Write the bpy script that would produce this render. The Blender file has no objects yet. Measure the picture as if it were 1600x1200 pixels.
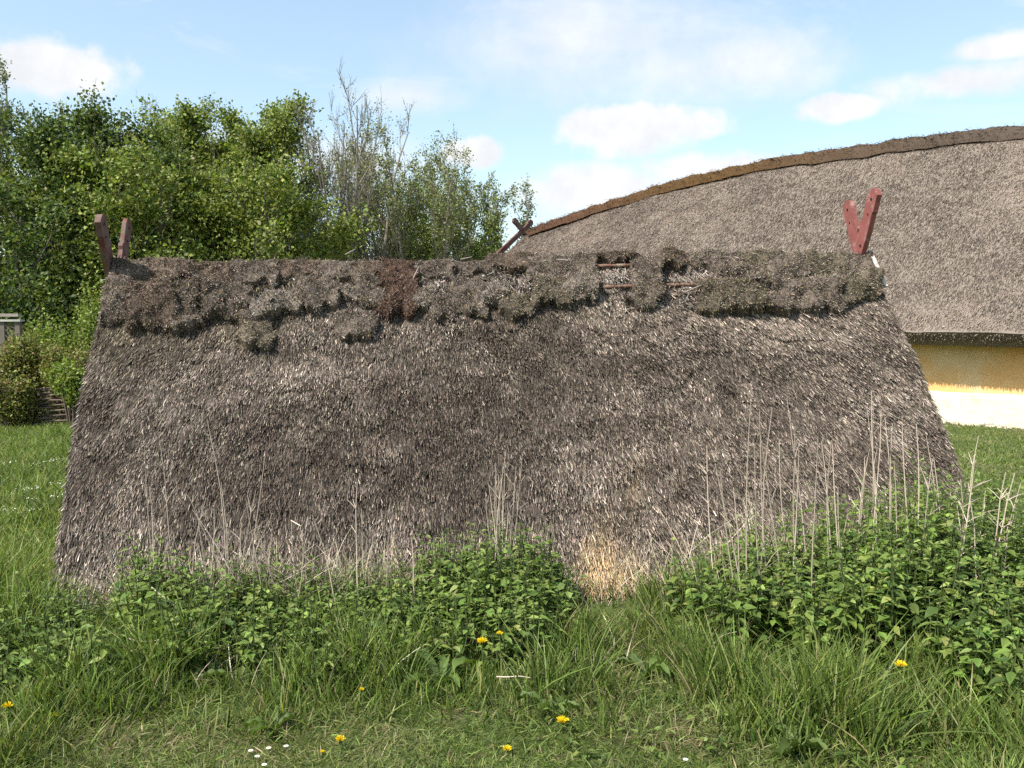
import bpy, math, random
import numpy as np
from mathutils import Vector

rng = np.random.default_rng(7)
random.seed(7)
scene = bpy.context.scene
R = math.radians

# ------------------------------------------------------------------ camera
F_PX, CAM_H, HOR = 1400.0, 1.6, 500.0
PITCH = math.atan((600 - HOR) / F_PX)
cam_d = bpy.data.cameras.new("camera")
cam_d.sensor_width = 36.0
cam_d.lens = 36.0 * F_PX / 1600.0
cam_d.clip_start = 0.05
cam_d.clip_end = 3000.0
cam = bpy.data.objects.new("camera", cam_d)
scene.collection.objects.link(cam)
cam.location = (0, 0, CAM_H)
cam.rotation_euler = (math.pi / 2 - PITCH, 0, 0)
scene.camera = cam

# ------------------------------------------------------------------ light
SUN_TO = Vector((-0.50, -0.37, 0.78)).normalized()      # towards the sun
sun_el = math.asin(SUN_TO.z)
sun_az = math.atan2(SUN_TO.x, SUN_TO.y)
sd = bpy.data.lights.new("sun", "SUN")
sd.energy = 4.3
sd.angle = R(0.53)
sd.color = (1.0, 0.955, 0.88)
sun = bpy.data.objects.new("sun", sd)
scene.collection.objects.link(sun)
sun.rotation_euler = (-SUN_TO).to_track_quat('-Z', 'Y').to_euler()
sun.location = (-20, -15, 30)

scene.view_settings.view_transform = 'Standard'
scene.view_settings.look = 'None'
scene.view_settings.exposure = 0.80
scene.view_settings.gamma = 1.0
scene.view_settings.use_curve_mapping = False
scene.cycles.use_denoising = False
scene.cycles.max_bounces = 6
scene.cycles.diffuse_bounces = 3
scene.cycles.transmission_bounces = 4
scene.cycles.transparent_max_bounces = 8
scene.cycles.use_adaptive_sampling = True
scene.cycles.adaptive_threshold = 0.02
scene.cycles.caustics_reflective = False
scene.cycles.caustics_refractive = False


class NT:
    """small helper for building node trees"""
    def __init__(self, tree):
        self.t = tree
        self.n = tree.nodes
        self.n.clear()

    def node(self, kind, **kw):
        nd = self.n.new(kind)
        for k, v in kw.items():
            setattr(nd, k, v)
        return nd

    def put(self, sock, v):
        if isinstance(v, bpy.types.NodeSocket):
            self.t.links.new(v, sock)
        elif v is not None:
            sock.default_value = v

    def math(self, op, a, b=None, c=None, clamp=False):
        nd = self.node('ShaderNodeMath', operation=op, use_clamp=clamp)
        self.put(nd.inputs[0], a)
        if b is not None:
            self.put(nd.inputs[1], b)
        if c is not None:
            self.put(nd.inputs[2], c)
        return nd.outputs[0]

    def mix(self, f, a, b, blend='MIX'):
        nd = self.node('ShaderNodeMix', data_type='RGBA', blend_type=blend)
        self.put(nd.inputs[0], f)
        self.put(nd.inputs[6], a)
        self.put(nd.inputs[7], b)
        return nd.outputs[2]

    def smooth(self, v, lo, hi):
        nd = self.node('ShaderNodeMapRange', interpolation_type='SMOOTHSTEP')
        self.put(nd.inputs[0], v)
        nd.inputs[1].default_value = lo
        nd.inputs[2].default_value = hi
        return nd.outputs[0]

    def noise(self, vec, scale, detail=4.0, rough=0.55, out='Fac', distortion=0.0):
        nd = self.node('ShaderNodeTexNoise')
        if vec is not None:
            self.put(nd.inputs['Vector'], vec)
        nd.inputs['Scale'].default_value = scale
        nd.inputs['Detail'].default_value = detail
        nd.inputs['Roughness'].default_value = rough
        nd.inputs['Distortion'].default_value = distortion
        return nd.outputs[out]

    def mapping(self, vec, scale=(1, 1, 1), loc=(0, 0, 0), rot=(0, 0, 0)):
        nd = self.node('ShaderNodeMapping')
        self.put(nd.inputs['Vector'], vec)
        nd.inputs['Scale'].default_value = scale
        nd.inputs['Location'].default_value = loc
        nd.inputs['Rotation'].default_value = rot
        return nd.outputs[0]


# ------------------------------------------------------------------ sky
def build_world():
    w = bpy.data.worlds.new("World")
    scene.world = w
    w.use_nodes = True
    T = NT(w.node_tree)
    sky = T.node('ShaderNodeTexSky', sky_type='NISHITA', sun_disc=False)
    sky.sun_elevation = sun_el
    sky.sun_rotation = sun_az
    sky.air_density = 1.0
    sky.dust_density = 1.2
    sky.ozone_density = 1.5
    tc = T.node('ShaderNodeTexCoord')
    d = tc.outputs['Generated']
    sep = T.node('ShaderNodeSeparateXYZ')
    T.put(sep.inputs[0], d)
    az = T.math('ARCTAN2', sep.outputs[0], sep.outputs[1])
    el = T.math('ARCSINE', sep.outputs[2])
    comb = T.node('ShaderNodeCombineXYZ')
    T.put(comb.inputs[0], az)
    T.put(comb.inputs[1], el)
    ae = comb.outputs[0]
    n1 = T.noise(d, 9.0, 6.0, 0.6)
    n2 = T.noise(d, 34.0, 5.0, 0.6)
    bump = T.math('ADD', T.math('MULTIPLY', T.math('SUBTRACT', n1, 0.5), 2.6),
                  T.math('MULTIPLY', T.math('SUBTRACT', n2, 0.5), 1.1))

    def puff(px, py, hw, hh, soft=0.6):
        cx, cy = (px - 800) / F_PX, (600 - py) / F_PX
        dv = (Vector((1, 0, 0)) * cx + Vector((0, math.sin(PITCH), math.cos(PITCH))) * cy
              + Vector((0, math.cos(PITCH), -math.sin(PITCH)))).normalized()
        return math.atan2(dv.x, dv.y), math.asin(dv.z), hw / F_PX, hh / F_PX, soft

    puffs = [puff(85, 105, 88, 40), puff(742, 236, 46, 24), puff(1010, 196, 120, 38),
             puff(1322, 168, 58, 19), puff(1500, 128, 120, 24, 1.0), puff(1560, 75, 70, 16, 1.0),
             puff(1160, 100, 130, 46, 1.5), puff(1120, 262, 110, 26, 0.9), puff(930, 300, 130, 34, 0.9),
             puff(900, 70, 230, 75, 2.2), puff(1050, 110, 150, 60, 2.0), puff(640, 150, 100, 22, 2.0), puff(420, 250, 220, 40, 1.6)]
    prng = random.Random(3)
    for k in range(14):                                  # the same kind of clouds all round the sky
        a = 0.75 + (2 * math.pi - 1.5) * (k + prng.uniform(.2, .8)) / 14
        puffs.append((a if a < math.pi else a - 2 * math.pi, prng.uniform(.16, .6), prng.uniform(.08, .2), prng.uniform(.03, .07), 1.0))
    cov = None
    for a0, e0, wa, we, soft in puffs:
        x = T.math('MULTIPLY', T.math('SUBTRACT', az, a0), 1.0 / wa)
        y = T.math('MULTIPLY', T.math('SUBTRACT', el, e0), 1.0 / we)
        r = T.math('SQRT', T.math('ADD', T.math('MULTIPLY', x, x), T.math('MULTIPLY', y, y)))
        m = T.smooth(T.math('SUBTRACT', T.math('ADD', 1.0, T.math('MULTIPLY', bump, 0.75)), r), -0.3 * soft, 0.62 * soft)
        if soft > 1.2:
            m = T.math('MULTIPLY', m, 0.75)
        cov = m if cov is None else T.math('MAXIMUM', cov, m)
    veil_v = T.mapping(ae, scale=(1.6, 5.0, 1.0), rot=(0, 0, R(-18)))
    veil = T.smooth(T.noise(veil_v, 2.2, 7.0, 0.62, distortion=0.6), 0.42, 0.8)
    veil = T.math('MAXIMUM', T.math('MULTIPLY', veil, 0.85), 0.22)
    low = T.smooth(el, 0.30, 0.02)
    veil = T.math('MAXIMUM', veil, T.math('MULTIPLY', low, 0.5))
    shade = T.smooth(T.noise(d, 16.0, 5.0, 0.6), 0.3, 0.7)
    ccol = T.mix(shade, (3.75, 3.9, 4.1, 1), (4.55, 4.55, 4.55, 1))
    skyc = T.mix(1.0, sky.outputs[0], (1.08, 1.12, 1.04, 1), 'MULTIPLY')
    c = T.mix(veil, skyc, (3.75, 4.15, 4.4, 1))
    c = T.mix(cov, c, ccol)
    bg = T.node('ShaderNodeBackground')
    T.put(bg.inputs[0], c)
    bg.inputs[1].default_value = 0.135
    out = T.node('ShaderNodeOutputWorld')
    T.put(out.inputs[0], bg.outputs[0])


build_world()

# ------------------------------------------------------------------ pixel helpers (a direction; the distance comes from the ground or the wall touched)
CP, SP = math.cos(PITCH), math.sin(PITCH)


def ray(px, py):
    cx, cy = (px - 800) / F_PX, (600 - py) / F_PX
    return np.array([cx, CP + cy * SP, -SP + cy * CP])


def at(px, py, y):
    d = ray(px, py)
    return np.array([0, 0, CAM_H]) + d * (y / d[1])


def ground(px, py):
    d = ray(px, py)
    return np.array([0, 0, CAM_H]) + d * (CAM_H / -d[2])


def project(P):
    P = np.asarray(P, float)
    rel = P - np.array([0, 0, CAM_H])
    f = rel[..., 1] * CP - rel[..., 2] * SP
    u = rel[..., 1] * SP + rel[..., 2] * CP
    return 800 + F_PX * rel[..., 0] / f, 600 - F_PX * u / f


# ------------------------------------------------------------------ numeric helpers
def unit(v):
    return v / np.maximum(np.linalg.norm(v, axis=-1, keepdims=True), 1e-9)


def hash2(i, j, seed):
    n = (i * 374761393 + j * 668265263 + seed * 1442695041) & 0xffffffff
    n = ((n ^ (n >> 13)) * 1274126177) & 0xffffffff
    return ((n ^ (n >> 16)) & 0xffff) / 65535.0


def vnoise(x, y, seed=0):
    x = np.asarray(x, float)
    y = np.asarray(y, float)
    i, j = np.floor(x).astype(np.int64), np.floor(y).astype(np.int64)
    fx, fy = x - i, y - j
    fx, fy = fx * fx * (3 - 2 * fx), fy * fy * (3 - 2 * fy)
    a, b = hash2(i, j, seed), hash2(i + 1, j, seed)
    c, d = hash2(i, j + 1, seed), hash2(i + 1, j + 1, seed)
    return (a * (1 - fx) + b * fx) * (1 - fy) + (c * (1 - fx) + d * fx) * fy


def fbm(x, y, seed=0, octaves=4):
    s, a, t = 0, 0.5, 0
    for o in range(octaves):
        s = s + a * vnoise(np.asarray(x) * 2 ** o, np.asarray(y) * 2 ** o, seed + 17 * o)
        t += a
        a *= 0.5
    return s / t


def sstep(x, lo, hi):
    t = np.clip((np.asarray(x, float) - lo) / (hi - lo), 0, 1)
    return t * t * (3 - 2 * t)


class MB:
    """collects vertices, faces and vertex colours; build() links them as one mesh object"""
    def __init__(self):
        self.v, self.f, self.c, self.m, self.n = [], [], [], [], 0

    def add(self, V, faces, col=(0.5, 0.5, 0.5), mi=0):
        V = np.asarray(V, float).reshape(-1, 3)
        if not isinstance(faces, list):
            faces = [faces]
        for fa in faces:
            fa = np.asarray(fa, np.int64)
            if len(fa):
                self.f.append(fa + self.n)
                self.m.append(np.full(len(fa), mi, np.int32))
        c = np.asarray(col, float)
        if c.ndim == 1:
            c = np.tile(c, (len(V), 1))
        self.v.append(V)
        self.c.append(c.reshape(-1, 3))
        self.n += len(V)

    def mesh(self, name, mats, smooth=False):
        me = bpy.data.meshes.new(name)
        V = np.concatenate(self.v)
        C = np.concatenate(self.c)
        me.vertices.add(len(V))
        me.vertices.foreach_set('co', V.astype(np.float32).ravel())
        li = np.concatenate([a.ravel() for a in self.f])
        lt = np.concatenate([np.full(len(a), a.shape[1]) for a in self.f])
        ls = np.concatenate([[0], np.cumsum(lt)[:-1]])
        me.loops.add(len(li))
        me.loops.foreach_set('vertex_index', li.astype(np.int32))
        me.polygons.add(len(lt))
        me.polygons.foreach_set('loop_start', ls.astype(np.int32))
        me.polygons.foreach_set('material_index', np.concatenate(self.m))
        me.polygons.foreach_set('use_smooth', np.full(len(lt), bool(smooth)))
        at_ = me.attributes.new('Col', 'FLOAT_COLOR', 'POINT')
        at_.data.foreach_set('color', np.concatenate([C, np.ones((len(C), 1))], 1).astype(np.float32).ravel())
        for m in (mats if isinstance(mats, (list, tuple)) else [mats]):
            me.materials.append(m)
        me.update(calc_edges=True)
        me.validate()
        return me

    def build(self, name, mats, parent=None, smooth=False):
        return link(name, self.mesh(name, mats, smooth), parent)


def link(name, me, parent=None):
    o = bpy.data.objects.new(name, me)
    scene.collection.objects.link(o)
    if parent is not None:
        o.parent = parent
    return o


def empty(name, loc=(0, 0, 0)):
    o = bpy.data.objects.new(name, None)
    o.empty_display_size = 0.1
    scene.collection.objects.link(o)
    o.location = loc
    return o


def tag(o, label=None, cat=None, group=None, kind=None):
    for k, v in (('label', label), ('category', cat), ('group', group), ('kind', kind)):
        if v:
            o[k] = v
    return o


def grid_faces(nx, ny):
    i, j = np.meshgrid(np.arange(nx - 1), np.arange(ny - 1), indexing='ij')
    a = (i * ny + j).ravel()
    return np.stack([a, a + ny, a + ny + 1, a + 1], 1)


def tube(points, radii, sides=5):
    P = np.asarray(points, float)
    n = len(P)
    T = np.gradient(P, axis=0)
    T = unit(T)
    ref = np.array([0.13, 0.31, 0.94]) if abs(T[0][2]) < 0.9 else np.array([0.94, 0.31, 0.13])
    A = unit(np.cross(T, ref))
    B = np.cross(T, A)
    ang = np.arange(sides) * 2 * math.pi / sides
    ring = A[:, None] * np.cos(ang)[None, :, None] + B[:, None] * np.sin(ang)[None, :, None]
    V = P[:, None] + ring * np.asarray(radii, float).reshape(-1, 1, 1)
    k, s = np.meshgrid(np.arange(n - 1), np.arange(sides), indexing='ij')
    k, s = k.ravel(), s.ravel()
    s2 = (s + 1) % sides
    F = np.stack([k * sides + s, k * sides + s2, (k + 1) * sides + s2, (k + 1) * sides + s], 1)
    caps = np.array([list(range(sides))[::-1], [(n - 1) * sides + q for q in range(sides)]])
    return V.reshape(-1, 3), [F, caps]


def box_verts(lo, hi):
    x0, y0, z0 = lo
    x1, y1, z1 = hi
    V = np.array([[x0, y0, z0], [x1, y0, z0], [x1, y1, z0], [x0, y1, z0], [x0, y0, z1], [x1, y0, z1], [x1, y1, z1], [x0, y1, z1]])
    F = np.array([[0, 3, 2, 1], [4, 5, 6, 7], [0, 1, 5, 4], [1, 2, 6, 5], [2, 3, 7, 6], [3, 0, 4, 7]])
    return V, F


def strands(mb, P, D, L, W, c0, c1, side=None, bend=None, segs=2, blunt=False):
    """flat tapering blades from P along D"""
    n = len(P)
    L = np.broadcast_to(np.asarray(L, float), (n,))[:, None]
    W = np.broadcast_to(np.asarray(W, float), (n,))[:, None]
    if side is None:
        side = unit(np.cross(D, rng.normal(size=(n, 3))))
    if bend is None:
        bend = np.zeros((n, 3))
    rows, cols = [], []
    c0 = np.broadcast_to(np.asarray(c0, float), (n, 3))
    c1 = np.broadcast_to(np.asarray(c1, float), (n, 3))
    for k in range(segs + 1):
        t = k / segs
        ctr = P + D * L * t + bend * L * t * t
        cc = c0 * (1 - t) + c1 * t
        if k == segs and not blunt:
            rows.append(ctr[:, None])
            cols.append(cc[:, None])
        else:
            w = W * 0.5 * ((1 - 0.25 * t) if blunt else (1 - 0.6 * t * t))
            rows.append(np.stack([ctr - side * w, ctr + side * w], 1))
            cols.append(np.stack([cc, cc], 1))
    V = np.concatenate(rows, 1)
    C = np.concatenate(cols, 1)
    m = V.shape[1]
    base = np.arange(n)[:, None] * m
    quads = []
    for k in range(segs if blunt else segs - 1):
        quads.append(base + np.array([2 * k, 2 * k + 1, 2 * k + 3, 2 * k + 2]))
    F = []
    if quads:
        F.append(np.concatenate(quads))
    if not blunt:
        F.append(base + np.array([2 * segs - 2, 2 * segs - 1, 2 * segs]))
    mb.add(V.reshape(-1, 3), F, C.reshape(-1, 3))


def pick(n, cols, probs, jitter=0.25):
    cols = np.asarray(cols, float)
    k = rng.choice(len(cols), size=n, p=np.asarray(probs) / np.sum(probs))
    return np.clip(cols[k] * np.exp(rng.normal(0, jitter, (n, 1))) * np.exp(rng.normal(0, jitter * .25, (n, 3))), 0, 0.85)


# ------------------------------------------------------------------ materials
def material(name, rough=0.85, transl=0.0, attr=True, color=(0.2, 0.2, 0.2), nscale=6.0, namt=0.35, bump=0.0, bscale=60.0,
             bstretch=(1, 1, 1), color2=None, c2scale=2.0, spec=0.25, c2range=(0.45, 0.65)):
    m = bpy.data.materials.new(name)
    m.use_nodes = True
    T = NT(m.node_tree)
    tc = T.node('ShaderNodeTexCoord').outputs['Object']
    if attr:
        a = T.node('ShaderNodeAttribute', attribute_name='Col')
        col = a.outputs['Color']
    else:
        rgb = T.node('ShaderNodeRGB')
        rgb.outputs[0].default_value = (*color, 1)
        col = rgb.outputs[0]
    if color2 is not None:
        col = T.mix(T.smooth(T.noise(tc, c2scale, 6.0, 0.62), *c2range), col, (*color2, 1))
    nz = T.noise(tc, nscale, 5.0, 0.6)
    fac = T.math('ADD', 1.0 - namt, T.math('MULTIPLY', nz, 2 * namt))
    hsv = T.node('ShaderNodeHueSaturation')
    T.put(hsv.inputs['Value'], fac)
    T.put(hsv.inputs['Color'], col)
    col = hsv.outputs[0]
    b = T.node('ShaderNodeBsdfPrincipled')
    T.put(b.inputs['Base Color'], col)
    b.inputs['Roughness'].default_value = rough
    b.inputs['Specular IOR Level'].default_value = spec
    if bump > 0:
        bn = T.node('ShaderNodeBump')
        bn.inputs['Strength'].default_value = 1.0
        bn.inputs['Distance'].default_value = bump
        T.put(bn.inputs['Height'], T.noise(T.mapping(tc, scale=bstretch), bscale, 6.0, 0.65))
        T.put(b.inputs['Normal'], bn.outputs[0])
    sh = b.outputs[0]
    if transl > 0:
        tr = T.node('ShaderNodeBsdfTranslucent')
        T.put(tr.inputs[0], T.mix(1.0, col, (1.25, 1.3, 0.6, 1), 'MULTIPLY'))
        mx = T.node('ShaderNodeMixShader')
        mx.inputs[0].default_value = transl
        T.put(mx.inputs[1], sh)
        T.put(mx.inputs[2], tr.outputs[0])
        sh = mx.outputs[0]
    o = T.node('ShaderNodeOutputMaterial')
    T.put(o.inputs[0], sh)
    return m


M = {
    'lawn': material('lawn_soil', attr=False, color=(0.080, 0.105, 0.028), color2=(0.13, 0.12, 0.055), c2scale=1.3, nscale=22, namt=0.5, bump=0.02, bscale=40),
    'grass': material('grass_blade', rough=0.6, transl=0.35, nscale=1.2, namt=0.22, spec=0.3),
    'leaf': material('leaf', rough=0.55, transl=0.32, nscale=0.9, namt=0.25, spec=0.3),
    'bark': material('bark', rough=0.9, nscale=9, namt=0.35, bump=0.01, bscale=30),
    'reed': material('reed', rough=0.8, nscale=3.0, namt=0.22, spec=0.15),
    'thatch': material('thatch', rough=0.95, nscale=24, namt=0.5, bump=0.02, bscale=55, spec=0.1),
    'turf': material('turf', rough=0.95, nscale=14, namt=0.4, bump=0.02, bscale=45, spec=0.1),
    'redwood': material('faded_red_paint', attr=False, color=(0.215, 0.070, 0.060), color2=(0.30, 0.20, 0.165), c2scale=11, nscale=14, namt=0.28, bump=0.003, bscale=50, rough=0.75, c2range=(0.5, 0.72)),
    'red_worn_shaded': material('worn_shaded_red_paint', attr=False, color=(0.13, 0.046, 0.040), color2=(0.15, 0.10, 0.08), c2scale=9, nscale=14, namt=0.35, bump=0.004, bscale=50, rough=0.8, c2range=(0.40, 0.6)),  # worn red; shade of the left boards' inner faces is in the colour
    'whitewood': material('worn_white_edge', attr=False, color=(0.62, 0.56, 0.50), color2=(0.35, 0.16, 0.14), c2scale=10, nscale=20, namt=0.3, rough=0.8),
    'peg': material('dark_hole_shade', attr=False, color=(0.03, 0.022, 0.02), nscale=40, namt=0.3, rough=0.8),  # near-black colour stands for the shade inside the board holes
    'pole': material('batten_wood', attr=False, color=(0.17, 0.085, 0.06), color2=(0.30, 0.22, 0.17), c2scale=8, nscale=18, namt=0.4, bump=0.004, bscale=40),
    'plank': material('old_plank', attr=False, color=(0.17, 0.12, 0.09), color2=(0.26, 0.21, 0.17), c2scale=5, nscale=16, namt=0.35, bump=0.005, bscale=35),
    'limewash': material('ochre_limewash', attr=False, color=(0.78, 0.45, 0.18), color2=(0.76, 0.53, 0.28), c2scale=1.4, nscale=3.0, namt=0.14, bump=0.01, bscale=9, rough=0.9),
    'plinth': material('white_limewash', attr=False, color=(0.66, 0.60, 0.46), color2=(0.58, 0.46, 0.25), c2scale=2.2, nscale=5.0, namt=0.14, bump=0.02, bscale=11, rough=0.9, c2range=(0.52, 0.75)),
    'stone': material('pebble', attr=True, nscale=10, namt=0.3),
    'withy': material('withy', rough=0.85, nscale=10, namt=0.4, spec=0.15),
    'petal': material('petal', rough=0.6, transl=0.2, nscale=30, namt=0.1),
    'stalk': material('dry_stalk', rough=0.7, nscale=10, namt=0.25, spec=0.2),
}

# ------------------------------------------------------------------ the ground
def build_ground():
    mb = MB()
    xs = np.concatenate([[-900, -300, -120, -60, -40], np.linspace(-30, 30, 61), [40, 60, 120, 300, 900]])
    ys = np.concatenate([[-300, -100, -30, -10], np.linspace(-4, 50, 55), [70, 120, 300, 1200]])
    X, Y = np.meshgrid(xs, ys, indexing='ij')
    V = np.stack([X, Y, np.zeros_like(X)], -1)
    mb.add(V, grid_faces(len(xs), len(ys)))
    o = mb.build('ground', M['lawn'])
    tag(o, 'green lawn around the thatched hut reaching to the trees', 'lawn', kind='structure')


build_ground()

# ------------------------------------------------------------------ the thatched hut
HBL = at(84, 965, 4.70); HBL[2] = 0
HBR = at(1553, 908, 5.46); HBR[2] = 0
HTL = at(181, 421, 6.42)
HTR = at(1344, 397, 7.10)
NF = unit(np.cross(HBR - HBL, (HTL + HTR) / 2 - (HBL + HBR) / 2))       # front slope normal
if NF[1] > 0:
    NF = -NF
RIDGE_DIR = unit(HTR - HTL)
UPF = unit((HTL + HTR) / 2 - (HBL + HBR) / 2)
HUT_W = np.linalg.norm(HTR - HTL)
HUT_S = np.linalg.norm((HTL + HTR) / 2 - (HBL + HBR) / 2)
# the back slope mirrors the front one about the ridge
gl, gr = HTL - HBL, HTR - HBR
HKL = np.array([HTL[0] + gl[0], HTL[1] + gl[1], 0])
HKR = np.array([HTR[0] + gr[0], HTR[1] + gr[1], 0])
NB = unit(np.cross(HKL - HKR, HTL - HKL))
if NB[1] < 0:
    NB = -NB


def hut_h(u, v):
    """relief of the front thatch: a belly, soft hollows and overlapping courses"""
    x, y = u * HUT_W, v * HUT_S
    h = 0.035 * np.sin(np.pi * np.clip(v, 0, 1)) + 0.055 * (fbm(x * 1.1, y * 1.4, 3, 3) - 0.5)
    n = fbm(x * 1.7, y * 1.3, 8, 3)
    fr = (v * 13 + 4.0 * n) % 1.0
    h = h + 0.009 * (1 - fr) * sstep(fbm(x * 2.2, y * 2.2, 21, 2), .35, .6)
    h = h + 0.034 * (fbm(x * 11, y * 8, 5, 2) - 0.5)
    return h


def hutP(u, v, h=0.0):
    u = np.asarray(u, float)[..., None]
    v = np.asarray(v, float)[..., None]
    bow = 0.02 * np.sin(np.pi * v * 0.9)                 # the verges swell a little half-way up
    uu = u + (u - 0.5) * bow
    B = HBL * (1 - uu) + HBR * uu
    T = HTL * (1 - uu) + HTR * uu
    T = T - np.array([0, 0, 1.0]) * (0.02 * np.sin(np.pi * uu))
    return B * (1 - v) + T * v + NF * np.asarray(h, float)[..., None]


def hut_uv(px, py):
    """the point of the front slope seen at a pixel"""
    u, v = 0.5, 0.5
    for _ in range(25):
        p = hutP(u, v)
        x, y = project(p)
        e = 1e-3
        xu, yu = project(hutP(u + e, v))
        xv, yv = project(hutP(u, v + e))
        J = np.array([[(xu - x) / e, (xv - x) / e], [(yu - y) / e, (yv - y) / e]])
        du, dv = np.linalg.solve(J, np.array([px - x, py - y]))
        u, v = u + du, v + dv
    return float(u), float(v)


def blob(px, py, cx, cy, sx, sy):
    return np.exp(-(((px - cx) / sx) ** 2 + ((py - cy) / sy) ** 2))


THICK = 0.24
hut = empty('thatched_hut', tuple((HBL + HBR + HKL + HKR) / 4))
hut_inv = -np.array(hut.location)
tag(hut, 'low thatched hut of grey reed with crossed red gable boards and turf ridge', 'hut')


def hut_part(mb, name, mats, parent=None, smooth=False):
    for k in range(len(mb.v)):
        mb.v[k] = mb.v[k] + hut_inv
    return mb.build(name, mats, hut if parent is None else parent, smooth)


def build_hut_thatch():
    nx, ny = 300, 130
    us, vs = np.linspace(0, 1, nx), np.linspace(0, 1, ny)
    U, V = np.meshgrid(us, vs, indexing='ij')
    H = hut_h(U, V)
    top = hutP(U, V, H - .010)
    mb = MB()
    base = np.array([0.042, 0.033, 0.027])
    mb.add(top, grid_faces(nx, ny), base)
    # the cut verges, the foot and the underside
    und = hutP(U, V, H * 0 - THICK)
    for sl, flip in ((np.s_[0, :], 0), (np.s_[-1, :], 1)):
        a, b = top[sl], und[sl]
        k = np.arange(ny - 1)
        q = np.stack([k, k + 1, k + 1 + ny, k + ny], 1)
        mb.add(np.concatenate([a, b]), q[:, ::-1] if flip else q, (0.20, 0.165, 0.13))
    a, b = top[:, 0], und[:, 0]
    k = np.arange(nx - 1)
    mb.add(np.concatenate([a, b]), np.stack([k, k + nx, k + 1 + nx, k + 1], 1), (0.15, 0.12, 0.09))
    cu, cv = np.meshgrid(np.linspace(0, 1, 12), np.linspace(0, 1, 8), indexing='ij')
    mb.add(hutP(cu, cv, cu * 0 - THICK), grid_faces(12, 8), (0.12, 0.095, 0.07))
    sl = hut_part(mb, 'thatch_slope', M['thatch'], smooth=True)
    sl['label'] = 'weathered grey reed slope facing the nettles'

    # reed ends: tens of thousands of short stubs lying down the slope
    n = 270000
    u, v = rng.random(n), rng.random(n) ** 0.96
    h = hut_h(u, v)
    P = hutP(u, v, h)
    px, py = project(P)
    x, y = u * HUT_W, v * HUT_S
    tilt = np.clip(0.10 + 0.20 * rng.random(n) + 0.40 * (fbm(x * 7, y * 6, 31, 2) - 0.45), .06, .6)
    lat = (u - 0.5) * 0.62 * (0.4 + 0.6 * v) + 0.30 * (fbm(x * 1.6, y * 1.6, 41, 3) - 0.5) + rng.normal(0, 0.21, n) * (1 + 2.0 * (rng.random(n) < .06))
    D = unit(-UPF + NF * tilt[:, None] + RIDGE_DIR * lat[:, None])
    side = unit(np.cross(D, NF) + NF * rng.normal(0, 0.4, (n, 1)))
    L = rng.uniform(0.02, 0.055, n) * (1 + 0.7 * sstep(v, .45, .05))
    W = rng.uniform(0.0025, 0.0058, n)
    pale = 0.235 + 0.50 * (fbm(x * 1.3, y * 1.5, 51, 4) - 0.5) + 0.5 * (fbm(x * 6, y * 6, 57, 2) - 0.5)
    pale = pale + 0.24 * sstep(v, 0.30, 0.04) + 0.10 * sstep(u, 0.62, 1.0) + 0.06 * sstep(u, .2, .0)
    pale = pale + 0.28 * blob(px, py, 950, 480, 60, 40) + 0.22 * blob(px, py, 1200, 500, 200, 60) + 0.22 * blob(px, py, 1330, 660, 50, 40)
    pale = pale + 0.2 * blob(px, py, 450, 600, 60, 40) - 0.12 * blob(px, py, 640, 660, 260, 120) - 0.1 * blob(px, py, 300, 560, 170, 50)
    pale = np.clip(pale, 0.03, 0.95)
    r = rng.random(n)
    dark, mid, lite = np.array([.033, .0255, .0195]), np.array([.097, .076, .058]), np.array([.36, .295, .238])
    q = np.clip(r * 0.9 + pale * 0.85 - 0.2, 0, 1)[:, None]
    C = np.where(q < 0.5, dark + (mid - dark) * q * 2, mid + (lite - mid) * (q * 2 - 1) ** 1.5)
    gold = 1.0 * blob(px, py, 935, 900, 28, 62) + 0.95 * blob(px, py, 985, 915, 26, 42) + 0.8 * blob(px, py, 925, 945, 30, 30) + 0.12 * blob(px, py, 990, 760, 14, 40)
    gold = np.clip(gold * (0.4 + 1.0 * rng.random(n)), 0, 0.9)[:, None]
    C = C * (1 - gold) + np.array([.58, .40, .20]) * gold
    moss = sstep(fbm(x * 1.1 + 9, y * 1.4, 77, 3), 0.5, 0.72)[:, None] * sstep(v, 0.45, 0.9)[:, None] * 0.5
    C = C * (1 - moss) + C * np.array([.93, 1.0, .70]) * moss
    C = C * np.exp(rng.normal(-.06, 0.42, (n, 1))) * np.exp(rng.normal(0, .04, (n, 3)))
    mb = MB()
    strands(mb, P, D, L, W, C * 0.85, C * 1.12, side=side, segs=1, blunt=True)
    # ragged reeds along the right and left verges and the foot
    for uu, s in ((0.0, -1), (1.0, 1)):
        m = 6000
        vv = rng.random(m)
        Pv = hutP(np.full(m, uu), vv, -rng.random(m) * 0.14 + hut_h(np.full(m, uu), vv))
        Dv = unit(-UPF * 0.9 + RIDGE_DIR * s * rng.uniform(.02, .45, (m, 1)) + rng.normal(0, .18, (m, 3)))
        Cv = pick(m, [(.16, .13, .11), (.40, .35, .30), (.08, .06, .05)], [4, 3 if s > 0 else 2, 3])
        strands(mb, Pv, Dv, rng.uniform(.03, .07, m), rng.uniform(.003, .006, m), Cv * .8, Cv * .9, segs=1, blunt=True)
    m = 14000
    uu = rng.random(m)
    Pv = hutP(uu, rng.random(m) * .05, hut_h(uu, uu * 0) - rng.random(m) * 0.10)
    slump = blob(*project(Pv), 935, 940, 60, 70)[:, None]
    Pv = Pv + NF * 0.12 * slump * rng.random((m, 1))
    Dv = unit(-UPF + NF * rng.uniform(-.1, .7, (m, 1)) + rng.normal(0, .22, (m, 3)))
    Cv = pick(m, [(.22, .18, .15), (.42, .36, .31), (.10, .08, .065)], [4, 3, 3])
    Cv = Cv * (1 - slump * .85) + np.array([.58, .40, .20]) * slump * .85
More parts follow.
